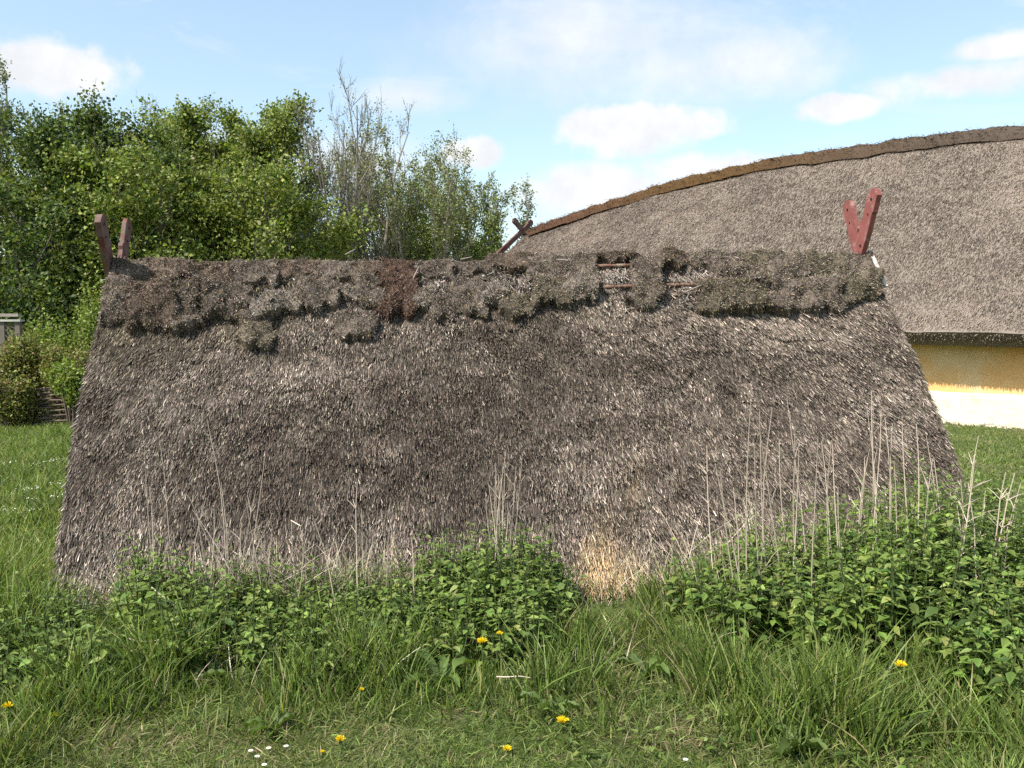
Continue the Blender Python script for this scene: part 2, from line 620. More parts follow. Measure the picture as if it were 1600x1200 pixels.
    strands(mb, Pv, Dv, rng.uniform(.07, .15, m), rng.uniform(.003, .0065, m), Cv, Cv * 1.1, segs=1, blunt=True)
    for k in range(len(mb.v)):
        mb.v[k] = mb.v[k] + hut_inv
    o = mb.build('reed_ends', M['reed'], sl)
    o['kind'] = 'stuff'

    # the far slope
    mb = MB()
    U, V = np.meshgrid(np.linspace(0, 1, 40), np.linspace(0, 1, 24), indexing='ij')
    u_, v_ = U[..., None], V[..., None]
    Pb = (HKL * (1 - u_) + HKR * u_) * (1 - v_) + (HTL * (1 - u_) + HTR * u_) * v_ + NB * (0.04 * fbm(U * 9, V * 5, 2, 3)[..., None])
    mb.add(Pb, grid_faces(40, 24)[:, ::-1], (.13, .11, .095))
    m = 9000
    u_, v_ = rng.random((m, 1)), rng.random((m, 1))
    Pm = (HKL * (1 - u_) + HKR * u_) * (1 - v_) + (HTL * (1 - u_) + HTR * u_) * v_ + NB * .02
    dn = unit((HKL + HKR) / 2 - (HTL + HTR) / 2)
    Cm = pick(m, [(.16, .13, .11), (.36, .31, .27)], [3, 1])
    strands(mb, Pm, unit(dn + NB * .2 + rng.normal(0, .15, (m, 3))), .09, .012, Cm, Cm, segs=1, blunt=True)
    o = hut_part(mb, 'thatch_slope', M['thatch'])
    o['label'] = 'far reed slope behind the ridge'


build_hut_thatch()


def sod_mesh(x0, y0, x1, y1, thick, tint, seed, over_ridge=False, fuzz=1.0):
    """a lumpy slab of heather turf bent over the slope, with its twigs"""
    x0, x1 = x0 - 2, x1 + 2
    ua, va = hut_uv(x0, y1)
    ub, vb = hut_uv(x1, y1)
    uc, vc = hut_uv(x0, max(y0, 404 if x0 > 700 else 414))
    ud, vd = hut_uv(x1, max(y0, 404 if x0 > 700 else 414))
    wpx = x1 - x0
    nx, ny = max(10, int(wpx / 3.2)), max(12, int((y1 - y0) / 2.4))
    a, b = np.meshgrid(np.linspace(0, 1, nx), np.linspace(0, 1, ny), indexing='ij')
    U = (ua * (1 - a) + ub * a) * (1 - b) + (uc * (1 - a) + ud * a) * b
    V = (va * (1 - a) + vb * a) * (1 - b) + (vc * (1 - a) + vd * a) * b
    X, Y = U * HUT_W, V * HUT_S
    # wavy outline
    U = U + (fbm(Y * 14, X * 6 + seed, seed, 3) - 0.5) * 0.022 * np.abs(2 * a - 1)
    V = V + (fbm(X * 14, Y * 6 + seed, seed + 5, 3) - 0.5) * 0.075 * (1 - b)
    ew = 5.0 / (x1 - x0)
    ed = np.minimum.reduce([a / ew, (1 - a) / ew, b / 0.08] + ([] if over_ridge else [(1 - b) / 0.25]))
    prof = np.sqrt(np.clip(1 - (1 - np.clip(ed, 0, 1)) ** 2, 0, 1))
    H = -0.03 + (thick + 0.03) * prof * (0.55 + 0.9 * fbm(X * 8, Y * 8, seed + 9, 2)) + 0.03 * (fbm(X * 20, Y * 20, seed + 11, 2) - .5) * prof
    P = hutP(U, V, 0.0)
    if over_ridge:                                        # fold the top strip over the ridge
        lim = 1.0
        exc = np.clip(V - lim, 0, None)
    P = P + NF * H[..., None]
    mb = MB()
    col = np.array(tint)
    big = fbm(X * 2.6, Y * 4, 7, 3)[..., None]
    col = col * .7 + np.array([.185, .148, .118]) * .3
    cv = col * (0.55 + 0.9 * fbm(X * 9, Y * 9, 3, 3)[..., None]) * (.6 + .8 * big)
    mb.add(P, grid_faces(nx, ny), cv.reshape(-1, 3) * .7)
    if over_ridge:
        m = 6
        bend = np.linspace(0, 1, m + 1)[1:]
        topv, toph = P[:, -1], H[:, -1]
        rows = [topv]
        for t in bend:
            ang = t * 1.6
            rows.append(topv + unit(np.array([0, 1, 0]) * 1.0)[None] * (0.22 * math.sin(ang)) - np.array([0, 0, 1.0]) * (0.16 * (1 - math.cos(ang)))
                        + np.array([0, 0, 1.0]) * 0.02 * (fbm(X[:, -1] * 9, X[:, -1] * 0 + t * 4, seed, 2)[:, None] - .5))
        Rr = np.stack(rows, 1)
        mb.add(Rr, grid_faces(nx, m + 1), col * 0.8)
        Pf = np.concatenate([P, Rr[:, 1:]], 1)
    else:
        Pf = P
    # twigs and heather fuzz
    area = np.linalg.norm(P[-1, 0] - P[0, 0]) * np.linalg.norm(P[0, -1] - P[0, 0])
    k = int(area * 30000 * fuzz) + 60
    gx, gy = Pf.shape[0], Pf.shape[1]
    ia, ib = rng.random(k) * (gx - 1.001), rng.random(k) * (gy - 1.001)
    i0, j0 = ia.astype(int), ib.astype(int)
    fa, fb = (ia - i0)[:, None], (ib - j0)[:, None]
    Q = Pf[i0, j0] * (1 - fa) * (1 - fb) + Pf[i0 + 1, j0] * fa * (1 - fb) + Pf[i0, j0 + 1] * (1 - fa) * fb + Pf[i0 + 1, j0 + 1] * fa * fb
    N = unit(np.cross(Pf[i0 + 1, j0] - Pf[i0, j0], Pf[i0, j0 + 1] - Pf[i0, j0]))
    N = np.where((N @ NF)[:, None] < -0.2, -N, N)
    Dq = unit(N * rng.uniform(.1, .7, (k, 1)) - UPF * rng.uniform(0.0, .9, (k, 1)) + rng.normal(0, .42, (k, 3)))
    tw = (np.array(tint) * .7 + np.array([.185, .148, .118]) * .3)
    C = pick(k, [tw * 1.0, tw * 1.9, tw * .45, tw * np.array([1.3, 1.3, .8]), (.34, .29, .25)], [4, 2.6, 2.0, 1.6, 1.3], .32)
    strands(mb, Q - N * .004, Dq, rng.uniform(.010, .032, k), rng.uniform(.0025, .005, k), C * .8, C * 1.15, segs=1, blunt=True)
    return mb


GREY, OLIVE, RED, BROWN, ASH = (.195, .157, .126), (.180, .150, .106), (.140, .078, .056), (.165, .120, .089), (.28, .235, .196)
TOP = [(170, 236, 470, GREY), (225, 302, 446, BROWN), (292, 372, 458, BROWN), (362, 436, 446, GREY), (428, 500, 437, BROWN), (492, 556, 446, GREY),
       (548, 604, 440, BROWN), (594, 652, 452, RED), (644, 704, 440, GREY), (694, 772, 433, GREY), (764, 832, 426, BROWN), (822, 884, 446, GREY),
       (876, 932, 440, GREY), (922, 990, 416, BROWN), (980, 1036, 440, BROWN), (1028, 1084, 424, BROWN), (1074, 1152, 430, GREY), (1144, 1206, 446, OLIVE),
       (1196, 1262, 446, GREY), (1252, 1318, 446, OLIVE), (1306, 1362, 440, GREY)]
LOW = [(160, 208, 448, 506, GREY), (198, 280, 440, 521, BROWN), (270, 318, 446, 524, GREY), (312, 352, 440, 506, GREY), (346, 398, 448, 510, GREY),
       (424, 472, 462, 494, ASH), (466, 530, 440, 493, GREY), (522, 560, 452, 476, ASH), (556, 600, 436, 492, GREY), (590, 652, 432, 499, RED),
       (646, 682, 454, 492, ASH), (672, 706, 466, 510, GREY), (702, 758, 438, 506, GREY), (752, 790, 446, 492, ASH), (782, 830, 466, 504, OLIVE),
       (826, 888, 438, 486, OLIVE), (880, 932, 432, 481, ASH), (984, 1032, 408, 486, GREY), (1086, 1200, 444, 496, OLIVE), (1192, 1312, 436, 494, GREY),
       (1304, 1369, 428, 480, OLIVE), (374, 430, 496, 546, OLIVE), (530, 584, 494, 534, GREY), (1110, 1180, 424, 456, GREY), (398, 428, 478, 506, ASH)]


def build_sods():
    for k, (x0, x1, yb, tint) in enumerate(TOP):
        o = hut_part(sod_mesh(x0, 404, x1, yb, rng.uniform(.045, .07) + (.02 if x0 > 1000 else 0), tint, 100 + k, True), 'turf_sod', M['turf'])
    for k, (x0, x1, y0, y1, tint) in enumerate(LOW):
        hut_part(sod_mesh(x0, y0, x1, y1, rng.uniform(.08, .11) + (.02 if x0 > 1000 else 0), tint, 300 + k), 'turf_sod', M['turf'])
    # crumbled turf and pale loose reed between the sods
    mb = MB()
    n = 9000
    px, py = rng.uniform(165, 1365, n), rng.uniform(412, 505, n)
    ua, va = hut_uv(165, 505); ub, vb = hut_uv(1365, 500)
    u = ua + (ub - ua) * rng.random(n)
    v = va + (0.97 - va) * rng.random(n)
    P = hutP(u, v, hut_h(u, v) + .006)
    keep = fbm(u * 40, v * 16, 91, 3) > 0.44
    P = P[keep]
    k = len(P)
    C = pick(k, [(.20, .165, .14), (.10, .08, .065), (.38, .335, .30)], [4, 3, 1.5])
    strands(mb, P, unit(NF * rng.uniform(0, .8, (k, 1)) - UPF * .5 + rng.normal(0, .5, (k, 3))), rng.uniform(.02, .06, k), rng.uniform(.004, .009, k), C, C, segs=1, blunt=True)
    pk = np.array([(950, 433), (940, 438), (965, 428), (1075, 436), (1110, 438), (300, 438), (420, 462), (815, 442), (1160, 402), (545, 410), (480, 470), (700, 448)])
    for cx, cy in pk:
        m = 190
        qx, qy = rng.normal(cx, 17, m), np.clip(rng.normal(cy, 5, m), 408, 520)
        uu, vv = hut_uv(cx, cy)
        u2 = uu + (qx - cx) / 1180.0
        v2 = vv - (qy - cy) / 560.0
        P = hutP(u2, v2, hut_h(u2, v2) + .012)
        C = pick(m, [(.38, .33, .28), (.22, .18, .15)], [2, 1])
        strands(mb, P, unit(-UPF + NF * rng.uniform(.1, .6, (m, 1)) + rng.normal(0, .2, (m, 3))), rng.uniform(.04, .085, m), rng.uniform(.003, .006, m), C * .8, C, segs=1, blunt=True)
    o = hut_part(mb, 'turf_crumbs', M['reed'])
    o['kind'] = 'stuff'
    # battens that hold the thatch under the turf
    for va_, jit in ((hut_uv(955, 420)[1], 1), (hut_uv(960, 453)[1], 2), (hut_uv(1360, 446)[1], 3)):
        us = np.linspace(.62 if jit < 3 else 0.93, .86 if jit < 3 else 1.0, 26)
        pts = hutP(us, np.full(26, va_), .035 + .012 * (fbm(us * 7, us * 0 + jit, jit, 2) - .5))
        V, Fc = tube(pts, np.full(26, .013), 7)
        mb = MB()
        mb.add(V, Fc)
        hut_part(mb, 'batten', M['pole'], smooth=True)
    for k, (xa, ya, xb, yb) in enumerate([(540, 413, 556, 407), (645, 450, 654, 434), (718, 420, 736, 419), (868, 420, 890, 424), (1066, 470, 1090, 462)]):
        a, b = hutP(*hut_uv(xa, ya), .10), hutP(*hut_uv(xb, yb), .12)
        V, Fc = tube(np.linspace(a, b, 4), [.004, .004, .0035, .002], 5)
        mb = MB()
        mb.add(V, Fc, (.34, .28, .23))
        hut_part(mb, 'loose_stick', M['stalk'])


build_sods()


def gable_board(foot, top, outward, ext, width, thick, sink, mat, horn=True, offset=0.0, name='gable_board', lift=0.03, curve=.24):
    """a board up the verge that crosses the ridge and ends in a carved horn; outline in the gable plane, then thickness"""
    foot, top, outward = map(np.asarray, (foot, top, outward))
    d = unit(top - foot)
    Lb = np.linalg.norm(top - foot)
    nrm = unit(np.cross(outward, d))
    if nrm[2] < 0:
        nrm = -nrm                                        # points away from the roof, upwards
    T_ = Lb + ext
    w = width
    # (along, across): across + is the upper edge of the slope
    out = [(0, -w), (0, 0.0), (Lb - .06, 0.0), (Lb + .02, .008)]
    if horn:
        out += [(Lb + ext * .34, .012), (Lb + ext * .37, .030), (Lb + ext * .43, .028), (Lb + ext * .45, .006), (Lb + ext * .62, .014),
                (Lb + ext * .80, .022), (Lb + ext * .92, .004), (Lb + ext * .99, -.035), (T_, -.075), (Lb + ext * .97, -.115), (Lb + ext * .86, -w * .98),
                (Lb + ext * .72, -w * 1.05), (Lb + ext * .70, -w * .93), (Lb + ext * .4, -w * 1.02)]
    else:
        out += [(T_, 0), (T_, -w)]
    out += [(Lb - .05, -w)]
    o2 = np.array(out)
    o2[:, 1] += curve * np.clip(o2[:, 0] - Lb, 0, None)          # the horns curve upwards
    n = len(o2)
    A = foot + d * o2[:, :1] + nrm * (o2[:, 1:] + lift) + outward * offset
    B = A + outward * thick
    V = np.concatenate([A, B])
    k = np.arange(n)
    sides = np.stack([k, (k + 1) % n, (k + 1) % n + n, k + n], 1)
    mb = MB()
    mb.add(V, [sides])
    # caps as triangle fans of the long quad and the horn
    def cap(off):
        c = np.arange(n) + off
        return [[c[i] for i in range(n)]]
    mb.add(V, [np.array(cap(0))[:, ::-1], np.array(cap(n))])
    o = hut_part(mb, name, mat)
    hole_shades = []
    if horn:
        for s, q, r in ((Lb + ext * .84, -.05, .010), (Lb + ext * .62, -.06, .007), (Lb + ext * .14, -.07, .010)):  # dark cylinders drawn where the horns have shaded holes
            c = foot + d * s + nrm * (q + lift + curve * (s - Lb)) + outward * (offset - .006)
            V2, F2 = tube(np.stack([c, c + outward * (thick + .012)]), [r, r], 8)
            m2 = MB()
            m2.add(V2, F2)
            hut_part(m2, 'peg', M['peg'], o)
    return o


def build_gables():
    for side, (fb, kb, tp, outw) in {'l': (HBL, HKL, HTL, -RIDGE_DIR), 'r': (HBR, HKR, HTR, RIDGE_DIR)}.items():
        outw = unit(outw * np.array([1, 1, 0]))
        tp2 = tp + np.array([0, 0, .02])
        f2 = fb + NF * 0.0
        ext = 0.50
        if side == 'l':
            sh = np.array([.035, 0, 0])
            a = gable_board(f2 + sh * 0, tp2 + sh, outw, ext + .03, .12, .03, 0, M['red_worn_shaded'], offset=.010, lift=-.03, curve=.08)
            b = gable_board(kb, tp2 + sh, outw, ext - .05, .12, .04, 0, M['red_worn_shaded'], offset=.05, curve=.02)
        else:
            a = gable_board(f2, tp2, outw, ext, .12, .036, 0, M['redwood'], offset=.012, lift=-.015)
            b = gable_board(kb, tp2, outw, ext + .0, .12, .04, 0, M['redwood'], offset=-.034)
        a['label'] = 'faded red board up the front verge ending in a carved horn'
        b['label'] = 'faded red board from the far slope leaning forward as a horn'
        # a pale worn cover strip on the right verge below the horns
        if side == 'r':
            va = [0.995, 0.86]
            p0, p1 = hutP(1.0, va[1], .045), hutP(1.0, va[0], .05)
            V, Fc = tube(np.stack([p1 + outw * .03, p0 + outw * .03]), [.020, .016], 4)
            m2 = MB()
            m2.add(V, Fc)
            hut_part(m2, 'verge_strip', M['whitewood'])
        # gable wall of upright planks
        wl = np.linalg.norm((kb - fb)[:2])
        dirg = unit((kb - fb) * np.array([1, 1, 0]))
        npl = 15
        apex = tp[2] - .16
        for i in range(npl):
            a0, a1 = i / npl + .004, (i + 1) / npl - .004
            def zt(a):
                return max(.02, apex * (1 - abs(2 * a - 1)) - .1)
            base_in = -outw * (.10 + .008 * (i % 2))
            sk = (tp - (fb + kb) / 2) * np.array([1, 1, 0])
            pts = []
            for a_, z_ in ((a0, 0), (a1, 0), (a1, zt(a1)), (a0, zt(a0))):
                pts.append(fb + dirg * wl * a_ + base_in + np.array([0, 0, z_]) + sk * (z_ / tp[2]))
            A = np.array(pts)
            B = A - outw * .03
            mm = MB()
            k = np.arange(4)
            mm.add(np.concatenate([A, B]), [np.stack([k, (k + 1) % 4, (k + 1) % 4 + 4, k + 4], 1), np.array([[0, 1, 2, 3], [7, 6, 5, 4]])])
            hut_part(mm, 'gable_plank', M['plank'])


build_gables()

# ------------------------------------------------------------------ the longhouse behind
LA = at(820, 357, 25.0)
LQ = at(1450, 204, 17.6)
LU = unit((LQ - LA) * np.array([1, 1, 0]))
LN = np.array([LU[1], -LU[0], 0])
if LN[1] > 0:
    LN = -LN
_pts = [(820, 357), (845, 347), (933, 315), (1067, 273), (1200, 242), (1280, 229), (1400, 212), (1500, 198), (1600, 188)]
_s, _z = [], []
for _px, _py in _pts:
    t = (_px - 800) / F_PX
    d_ = ray(_px, _py)
    k_ = d_[0] / d_[1]
    s_ = (k_ * LA[1] - LA[0]) / (LU[0] - k_ * LU[1])
    _s.append(s_)
    _z.append(at(_px, _py, LA[1] + LU[1] * s_)[2])
_s, _z = np.array(_s), np.array(_z)
LLEN = 25.0
_co = np.polyfit(np.concatenate([_s, [LLEN]]), np.concatenate([_z, [_z[0] + .1]]), 4)
print('longhouse ridge', list(zip(_s.round(2), _z.round(2))))


def lh_ridge_z(s):
    s = np.asarray(s, float)
    inner = np.interp(s, _s, _z)
    return np.where(s <= _s[-1], inner, _z[-1] - (_z[-1] - _z[0]) * ((np.clip(s, _s[-1], None) - _s[-1]) / (LLEN - _s[-1])) ** 2)


def lh_off(s):
    """how far the eave stands out from the ridge in plan; the long sides bow"""
    q = (np.asarray(s, float) - 12.5) / 12.5
    return 4.0 - 0.55 * q ** 2


def lh_eave_z(s):
    return 1.46 - 0.012 * (np.asarray(s, float) - 8.0)


longhouse = empty('longhouse', tuple((LA + LU * LLEN / 2) * np.array([1, 1, 0])))
lh_inv = -np.array(longhouse.location)
tag(longhouse, 'long thatched house with bowed ridge and ochre limewashed wall behind the hut', 'house')


def lh_part(mb, name, mats, parent=None, smooth=False):
    for k in range(len(mb.v)):
        mb.v[k] = mb.v[k] + lh_inv
    return mb.build(name, mats, longhouse if parent is None else parent, smooth)


def lhP(s, t, h, sgn=1):
    """roof point: s along the ridge, t from ridge (0) to eave (1), h above the slope"""
    s, t, h = (np.asarray(a, float) for a in np.broadcast_arrays(s, t, h))
    rz, ez, off = lh_ridge_z(s) - .22, lh_eave_z(s), lh_off(s)
    P = LA * np.array([1, 1, 0]) + LU * s[..., None] + (LN * sgn) * (off * t)[..., None]
    z = rz * (1 - t) + ez * t
    nn = unit(np.stack([np.broadcast_to((LN * sgn)[0], s.shape) * (rz - ez), np.broadcast_to((LN * sgn)[1], s.shape) * (rz - ez), off], -1))
    P = P + np.stack([0 * z, 0 * z, z], -1) + nn * h[..., None]
    return P, nn


def build_longhouse():
    for sgn, lab in ((1, 'grey reed roof slope facing the hut'), (-1, 'far roof slope')):
        nx, ny = (260, 70) if sgn > 0 else (30, 12)
        S, Tt = np.meshgrid(np.linspace(0, LLEN, nx), np.linspace(0, 1, ny), indexing='ij')
        Hh = 0.10 * (fbm(S * .5, Tt * 2.5, 4, 3) - .5) + .05 * (fbm(S * 3, Tt * 14, 6, 3) - .5)
        P, _ = lhP(S, Tt, Hh, sgn)
        mb = MB()
        base = (.23, .19, .155)
        mb.add(P, grid_faces(nx, ny)[:, ::-1] if sgn > 0 else grid_faces(nx, ny), base)
        # eave edge, underside and verge
        Pu, _ = lhP(S, Tt, Hh * 0 - .26, sgn)
        ea, eb = P[:, -1], Pu[:, -1]
        k = np.arange(nx - 1)
        mb.add(np.concatenate([ea, eb]), np.stack([k, k + nx, k + 1 + nx, k + 1], 1), (.16, .125, .09))
        mb.add(Pu, grid_faces(nx, ny), (.13, .10, .07))
        for idx in (0, -1):
            a, b = P[idx], Pu[idx]
            k = np.arange(ny - 1)
            mb.add(np.concatenate([a, b]), np.stack([k, k + 1, k + 1 + ny, k + ny], 1), (.22, .18, .14))
        sl = lh_part(mb, 'thatch_slope', M['thatch'], smooth=True)
        sl['label'] = lab
        if sgn < 0:
            continue
        n = 270000
        s, t = rng.uniform(0, 17, n), rng.random(n) * .984
        hh = 0.10 * (fbm(s * .5, t * 2.5, 4, 3) - .5) + .05 * (fbm(s * 3, t * 14, 6, 3) - .5)
        P, N = lhP(s, t, hh, 1)
        P1, _ = lhP(s, t + .01, hh, 1)
        down = unit(P1 - P)
        lat = rng.normal(0, .22, n) + .5 * (fbm(s * 1.2, t * 5, 12, 3) - .5)
        D = unit(down + N * rng.uniform(.08, .45, (n, 1)) + LU * lat[:, None])
        pale = fbm(s * .8, t * 3, 14, 4)
        pf = sstep(pale + .5 * (fbm(s * 4, t * 18, 15, 2) - .5), .3, .75)[:, None]
        C = pick(n, [(.192, .150, .119), (.265, .212, .171), (.128, .098, .076)], [5, 3, 2], .2)
        C = C * (.72 + .50 * pf) * (.85 + .3 * fbm(s * 3.5, t * 1.6, 88, 3)[:, None])
        strands_mb = MB()
        strands(strands_mb, P - N * .004, D, rng.uniform(.04, .09, n), rng.uniform(.006, .012, n), C * .9, C * 1.1,
                side=unit(np.cross(D, N) + N * rng.normal(0, .5, (n, 1))), segs=1, blunt=True)
        m = 20000                                          # shaggy eave
        s = rng.uniform(0, LLEN, m)
        P, N = lhP(s, 1 - .012 * rng.random(m), -.17 * rng.random(m), 1)
        C = pick(m, [(.17, .135, .10), (.26, .21, .17), (.10, .08, .06)], [4, 2, 2], .2)
        strands(strands_mb, P, unit(np.tile(down[:1], (m, 1)) + rng.normal(0, .2, (m, 3))), rng.uniform(.025, .055, m), rng.uniform(.006, .012, m), C, C, segs=1, blunt=True)
        for k in range(len(strands_mb.v)):
            strands_mb.v[k] = strands_mb.v[k] + lh_inv
        o = strands_mb.build('reed_ends', M['reed'], sl)
        o['kind'] = 'stuff'

    # moss-brown ridge: rolls of turf laid over one another
    s0 = 0.05
    idx = 0
    while s0 < LLEN - .3:
        ln = rng.uniform(.30, .85) if s0 < 17 else 2.4
        s1 = min(LLEN - .05, s0 + ln)
        nx, ny = 9, 15
        a, b = np.meshgrid(np.linspace(0, 1, nx), np.linspace(-1, 1, ny), indexing='ij')
        S = s0 - .05 + (s1 - s0 + .1) * a + .30 * np.abs(b)
        prof = .085 + .025 * np.sin(np.pi * a) + .11 * (fbm(S * 3, b * 3, 60 + idx, 3) - .5)
        half = .22 + .10 * (fbm(S * 2, b * 0, 33, 2) - .5)
        off = b * half
        slope = (lh_ridge_z(S) - .22 - lh_eave_z(S)) / lh_off(S)
        zz = lh_ridge_z(S) - .22 - np.sqrt(off ** 2 + .006) * slope + .08 * slope + prof * np.clip((1 - np.abs(b) ** 5) * 1.25, -.1, 1.2)
        Pn = LA * np.array([1, 1, 0]) + LU * S[..., None] + LN * off[..., None] * (1 + .12 * (1 - np.abs(b)[..., None]))
        Pn = Pn + np.stack([0 * zz, 0 * zz, zz], -1)
        g = float(np.exp(-((s0 - 5.0) / 3.8) ** 2))
        g2 = float(np.exp(-((s0 - 1.0) / 2.2) ** 2))
        col = np.array([.080, .061, .048]) * (1 - g) + np.array([.090, .052, .022]) * g
        col = col * (1 - .6 * g2) + np.array([.095, .043, .023]) * .6 * g2
        mb = MB()
        mb.add(Pn, grid_faces(nx, ny), col * (.8 + .4 * fbm(S * 5, b * 5, 70 + idx, 3)[..., None]).reshape(-1, 1))
        k = 420 if s0 < 17 else 60
        i0, j0 = rng.integers(0, nx, k), rng.integers(0, ny, k)
        Q = Pn[i0, j0] + rng.normal(0, .02, (k, 3)) + LU * rng.uniform(-.04, .04, (k, 1))
        C = pick(k, [col, col * 1.5, col * .6], [3, 2, 2])
        strands(mb, Q, unit(LN * rng.uniform(-.2, 1, (k, 1)) - LU * .5 + rng.normal(0, .25, (k, 3))), rng.uniform(.02, .05, k), rng.uniform(.006, .014, k), C, C, segs=1, blunt=True)
        lh_part(mb, 'ridge_sod', M['turf'], smooth=True)
        s0 = s1
        idx += 1

    # walls: ochre limewash above a white foot
    for sgn in (1, -1):
        ns, nz = 120, 16
        S, Z = np.meshgrid(np.linspace(.5, LLEN - .5, ns), np.linspace(0, 1.62, nz), indexing='ij')
        off = lh_off(S) - .64 + .035 * (fbm(S * .9, Z * 1.5, 22, 3) - .5)
        P = LA * np.array([1, 1, 0]) + LU * S[..., None] + (LN * sgn) * off[..., None] + np.stack([0 * Z, 0 * Z, Z], -1)
        mb = MB()
        mb.add(P, grid_faces(ns, nz))
        o = lh_part(mb, 'wall', M['limewash'], smooth=True)
        if sgn > 0:
            o['label'] = 'ochre limewashed wall under the eaves'
        nz = 9
        S, B = np.meshgrid(np.linspace(.5, LLEN - .5, 200), np.linspace(0, 1, nz), indexing='ij')
        toph = .52 + .05 * (fbm(S * 1.1, S * 0, 23, 3) - .5)
        offp = lh_off(S) - .64 + .055 + .05 * (fbm(S * 1.3, B * 2, 24, 3) - .5) + .05 * (1 - B)
        offp = np.where(B > .99, lh_off(S) - .70, offp)
        Z = B * toph
        P = LA * np.array([1, 1, 0]) + LU * S[..., None] + (LN * sgn) * offp[..., None] + np.stack([0 * Z, 0 * Z, Z], -1)
        mb = MB()
        mb.add(P, grid_faces(200, nz))
        o = lh_part(mb, 'plinth', M['plinth'], smooth=True)
        if sgn > 0:
            o['label'] = 'white limewashed foot of the wall in sunlight'
    # gable walls
    for s_end in (.5, LLEN - .5):
        a = lh_off(s_end) - .64
        c = LA * np.array([1, 1, 0]) + LU * s_end
        rz = float(lh_ridge_z(s_end)) - .55
        V = np.array([c + LN * a, c - LN * a, c - LN * a + [0, 0, 1.5], c + [0, 0, rz], c + LN * a + [0, 0, 1.5]])
        mb = MB()
        mb.add(V, np.array([[0, 1, 2, 3, 4]]))
        lh_part(mb, 'gable_wall', M['limewash'])
    # crossed boards at the far gable
    top = LA.copy()
    top[2] = float(lh_ridge_z(0.0)) - .05
    for sgn in (1, -1):
        ft = LA * np.array([1, 1, 0]) - LU * (.05 + .03 * sgn) + LN * sgn * float(lh_off(0))
        ft[2] = float(lh_eave_z(0))
        d = unit(top - LU * .05 - ft)
        w = .14
        nrm = unit(np.cross(LU, d))
        if nrm[2] < 0:
            nrm = -nrm
        Lb = np.linalg.norm(top - ft)
        out = np.array([(0, -w), (0, .0), (Lb + .26, .0), (Lb + .32, .03), (Lb + .44, .02), (Lb + .48, -.05), (Lb + .44, -w), (Lb + .28, -w * .9)])
        A = ft + d * out[:, :1] + nrm * (out[:, 1:] + .06)
        n = len(out)
        k = np.arange(n)
        mb = MB()
        mb.add(np.concatenate([A, A - LU * .06]), [np.stack([k, (k + 1) % n, (k + 1) % n + n, k + n], 1), np.array([k, (k + n)[::-1]])])
        lh_part(mb, 'gable_board', M['red_worn_shaded'])


build_longhouse()


def build_stones():
    mb = MB()
    ico_v = np.array([[1, 0, 0], [-1, 0, 0], [0, 1, 0], [0, -1, 0], [0, 0, 1], [0, 0, -.3], [.6, .6, .5], [-.6, .6, .5], [-.6, -.6, .5], [.6, -.6, .5]])
    fc = np.array([[4, 9, 6], [4, 6, 7], [4, 7, 8], [4, 8, 9], [0, 6, 9], [2, 7, 6], [1, 8, 7], [3, 9, 8], [0, 2, 6], [2, 1, 7], [1, 3, 8], [3, 0, 9]])
    for k in range(700):
        s = rng.uniform(6, 17)
        o = float(lh_off(s)) - .64 + .1 + abs(rng.normal(0, .16))
        c = LA * np.array([1, 1, 0]) + LU * s + LN * o
        r = rng.uniform(.015, .05)
        mb.add(c + ico_v * r * rng.uniform(.6, 1.2, 3), fc, np.array([.5, .45, .36]) * rng.uniform(.5, 1.2))
    o = mb.build('pebbles', M['stone'])
    tag(o, 'strip of pale pebbles along the foot of the ochre wall', 'pebbles', kind='stuff')


build_stones()

# ------------------------------------------------------------------ trees and shrubs
def add_leaves(mb, P, size, cols, probs, up=0.5, jitter=.25, shade=None):
    n = len(P)
    N = unit(rng.normal(size=(n, 3)) + np.array([-.25, -.3, up]))
    A = unit(np.cross(N, rng.normal(size=(n, 3))))
    B = np.cross(N, A)
    L = size * rng.uniform(.6, 1.25, (n, 1))
    W = L * rng.uniform(.5, .8, (n, 1))
    V = np.stack([P - A * L * .5, P + B * W * .5 + N * L * .06, P + A * L * .5, P - B * W * .5 + N * L * .06], 1)
    C = pick(n, cols, probs, jitter)
    base = np.arange(n)[:, None] * 4
    mb.add(V.reshape(-1, 3), [base + np.array([0, 1, 2]), base + np.array([0, 2, 3])], np.repeat(C, 4, 0))


def branch_pts(p, d, L, n, wob, up):
    pts = [p]
    d = d.copy()
    for k in range(n):
        d = unit(d + rng.normal(0, wob, 3) + np.array([0, 0, up]))
        pts.append(pts[-1] + d * L / n)
    return np.array(pts), d


GREENS = {
    'sycamore': ([(.16, .205, .038), (.225, .265, .06), (.085, .12, .024), (.27, .285, .095)], [4, 3, 2.5, 1]),
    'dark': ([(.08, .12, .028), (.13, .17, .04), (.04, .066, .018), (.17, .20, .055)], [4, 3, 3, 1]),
    'olive': ([(.17, .19, .05), (.235, .245, .085), (.10, .12, .036), (.21, .18, .08)], [4, 3, 2, 1]),
    'spring': ([(.18, .21, .06), (.25, .27, .10), (.11, .15, .04), (.23, .22, .13)], [4, 3, 2, 1]),
    'lime': ([(.17, .23, .035), (.23, .28, .06), (.10, .15, .025), (.26, .27, .10)], [4, 3, 2, 1]),
    'bramble': ([(.17, .19, .045), (.23, .24, .065), (.09, .11, .028), (.22, .14, .065), (.28, .19, .12)], [4, 3, 2, 1.3, .6]),
    'conifer': ([(.025, .06, .022), (.045, .09, .03), (.018, .04, .017)], [3, 2, 2]),
}


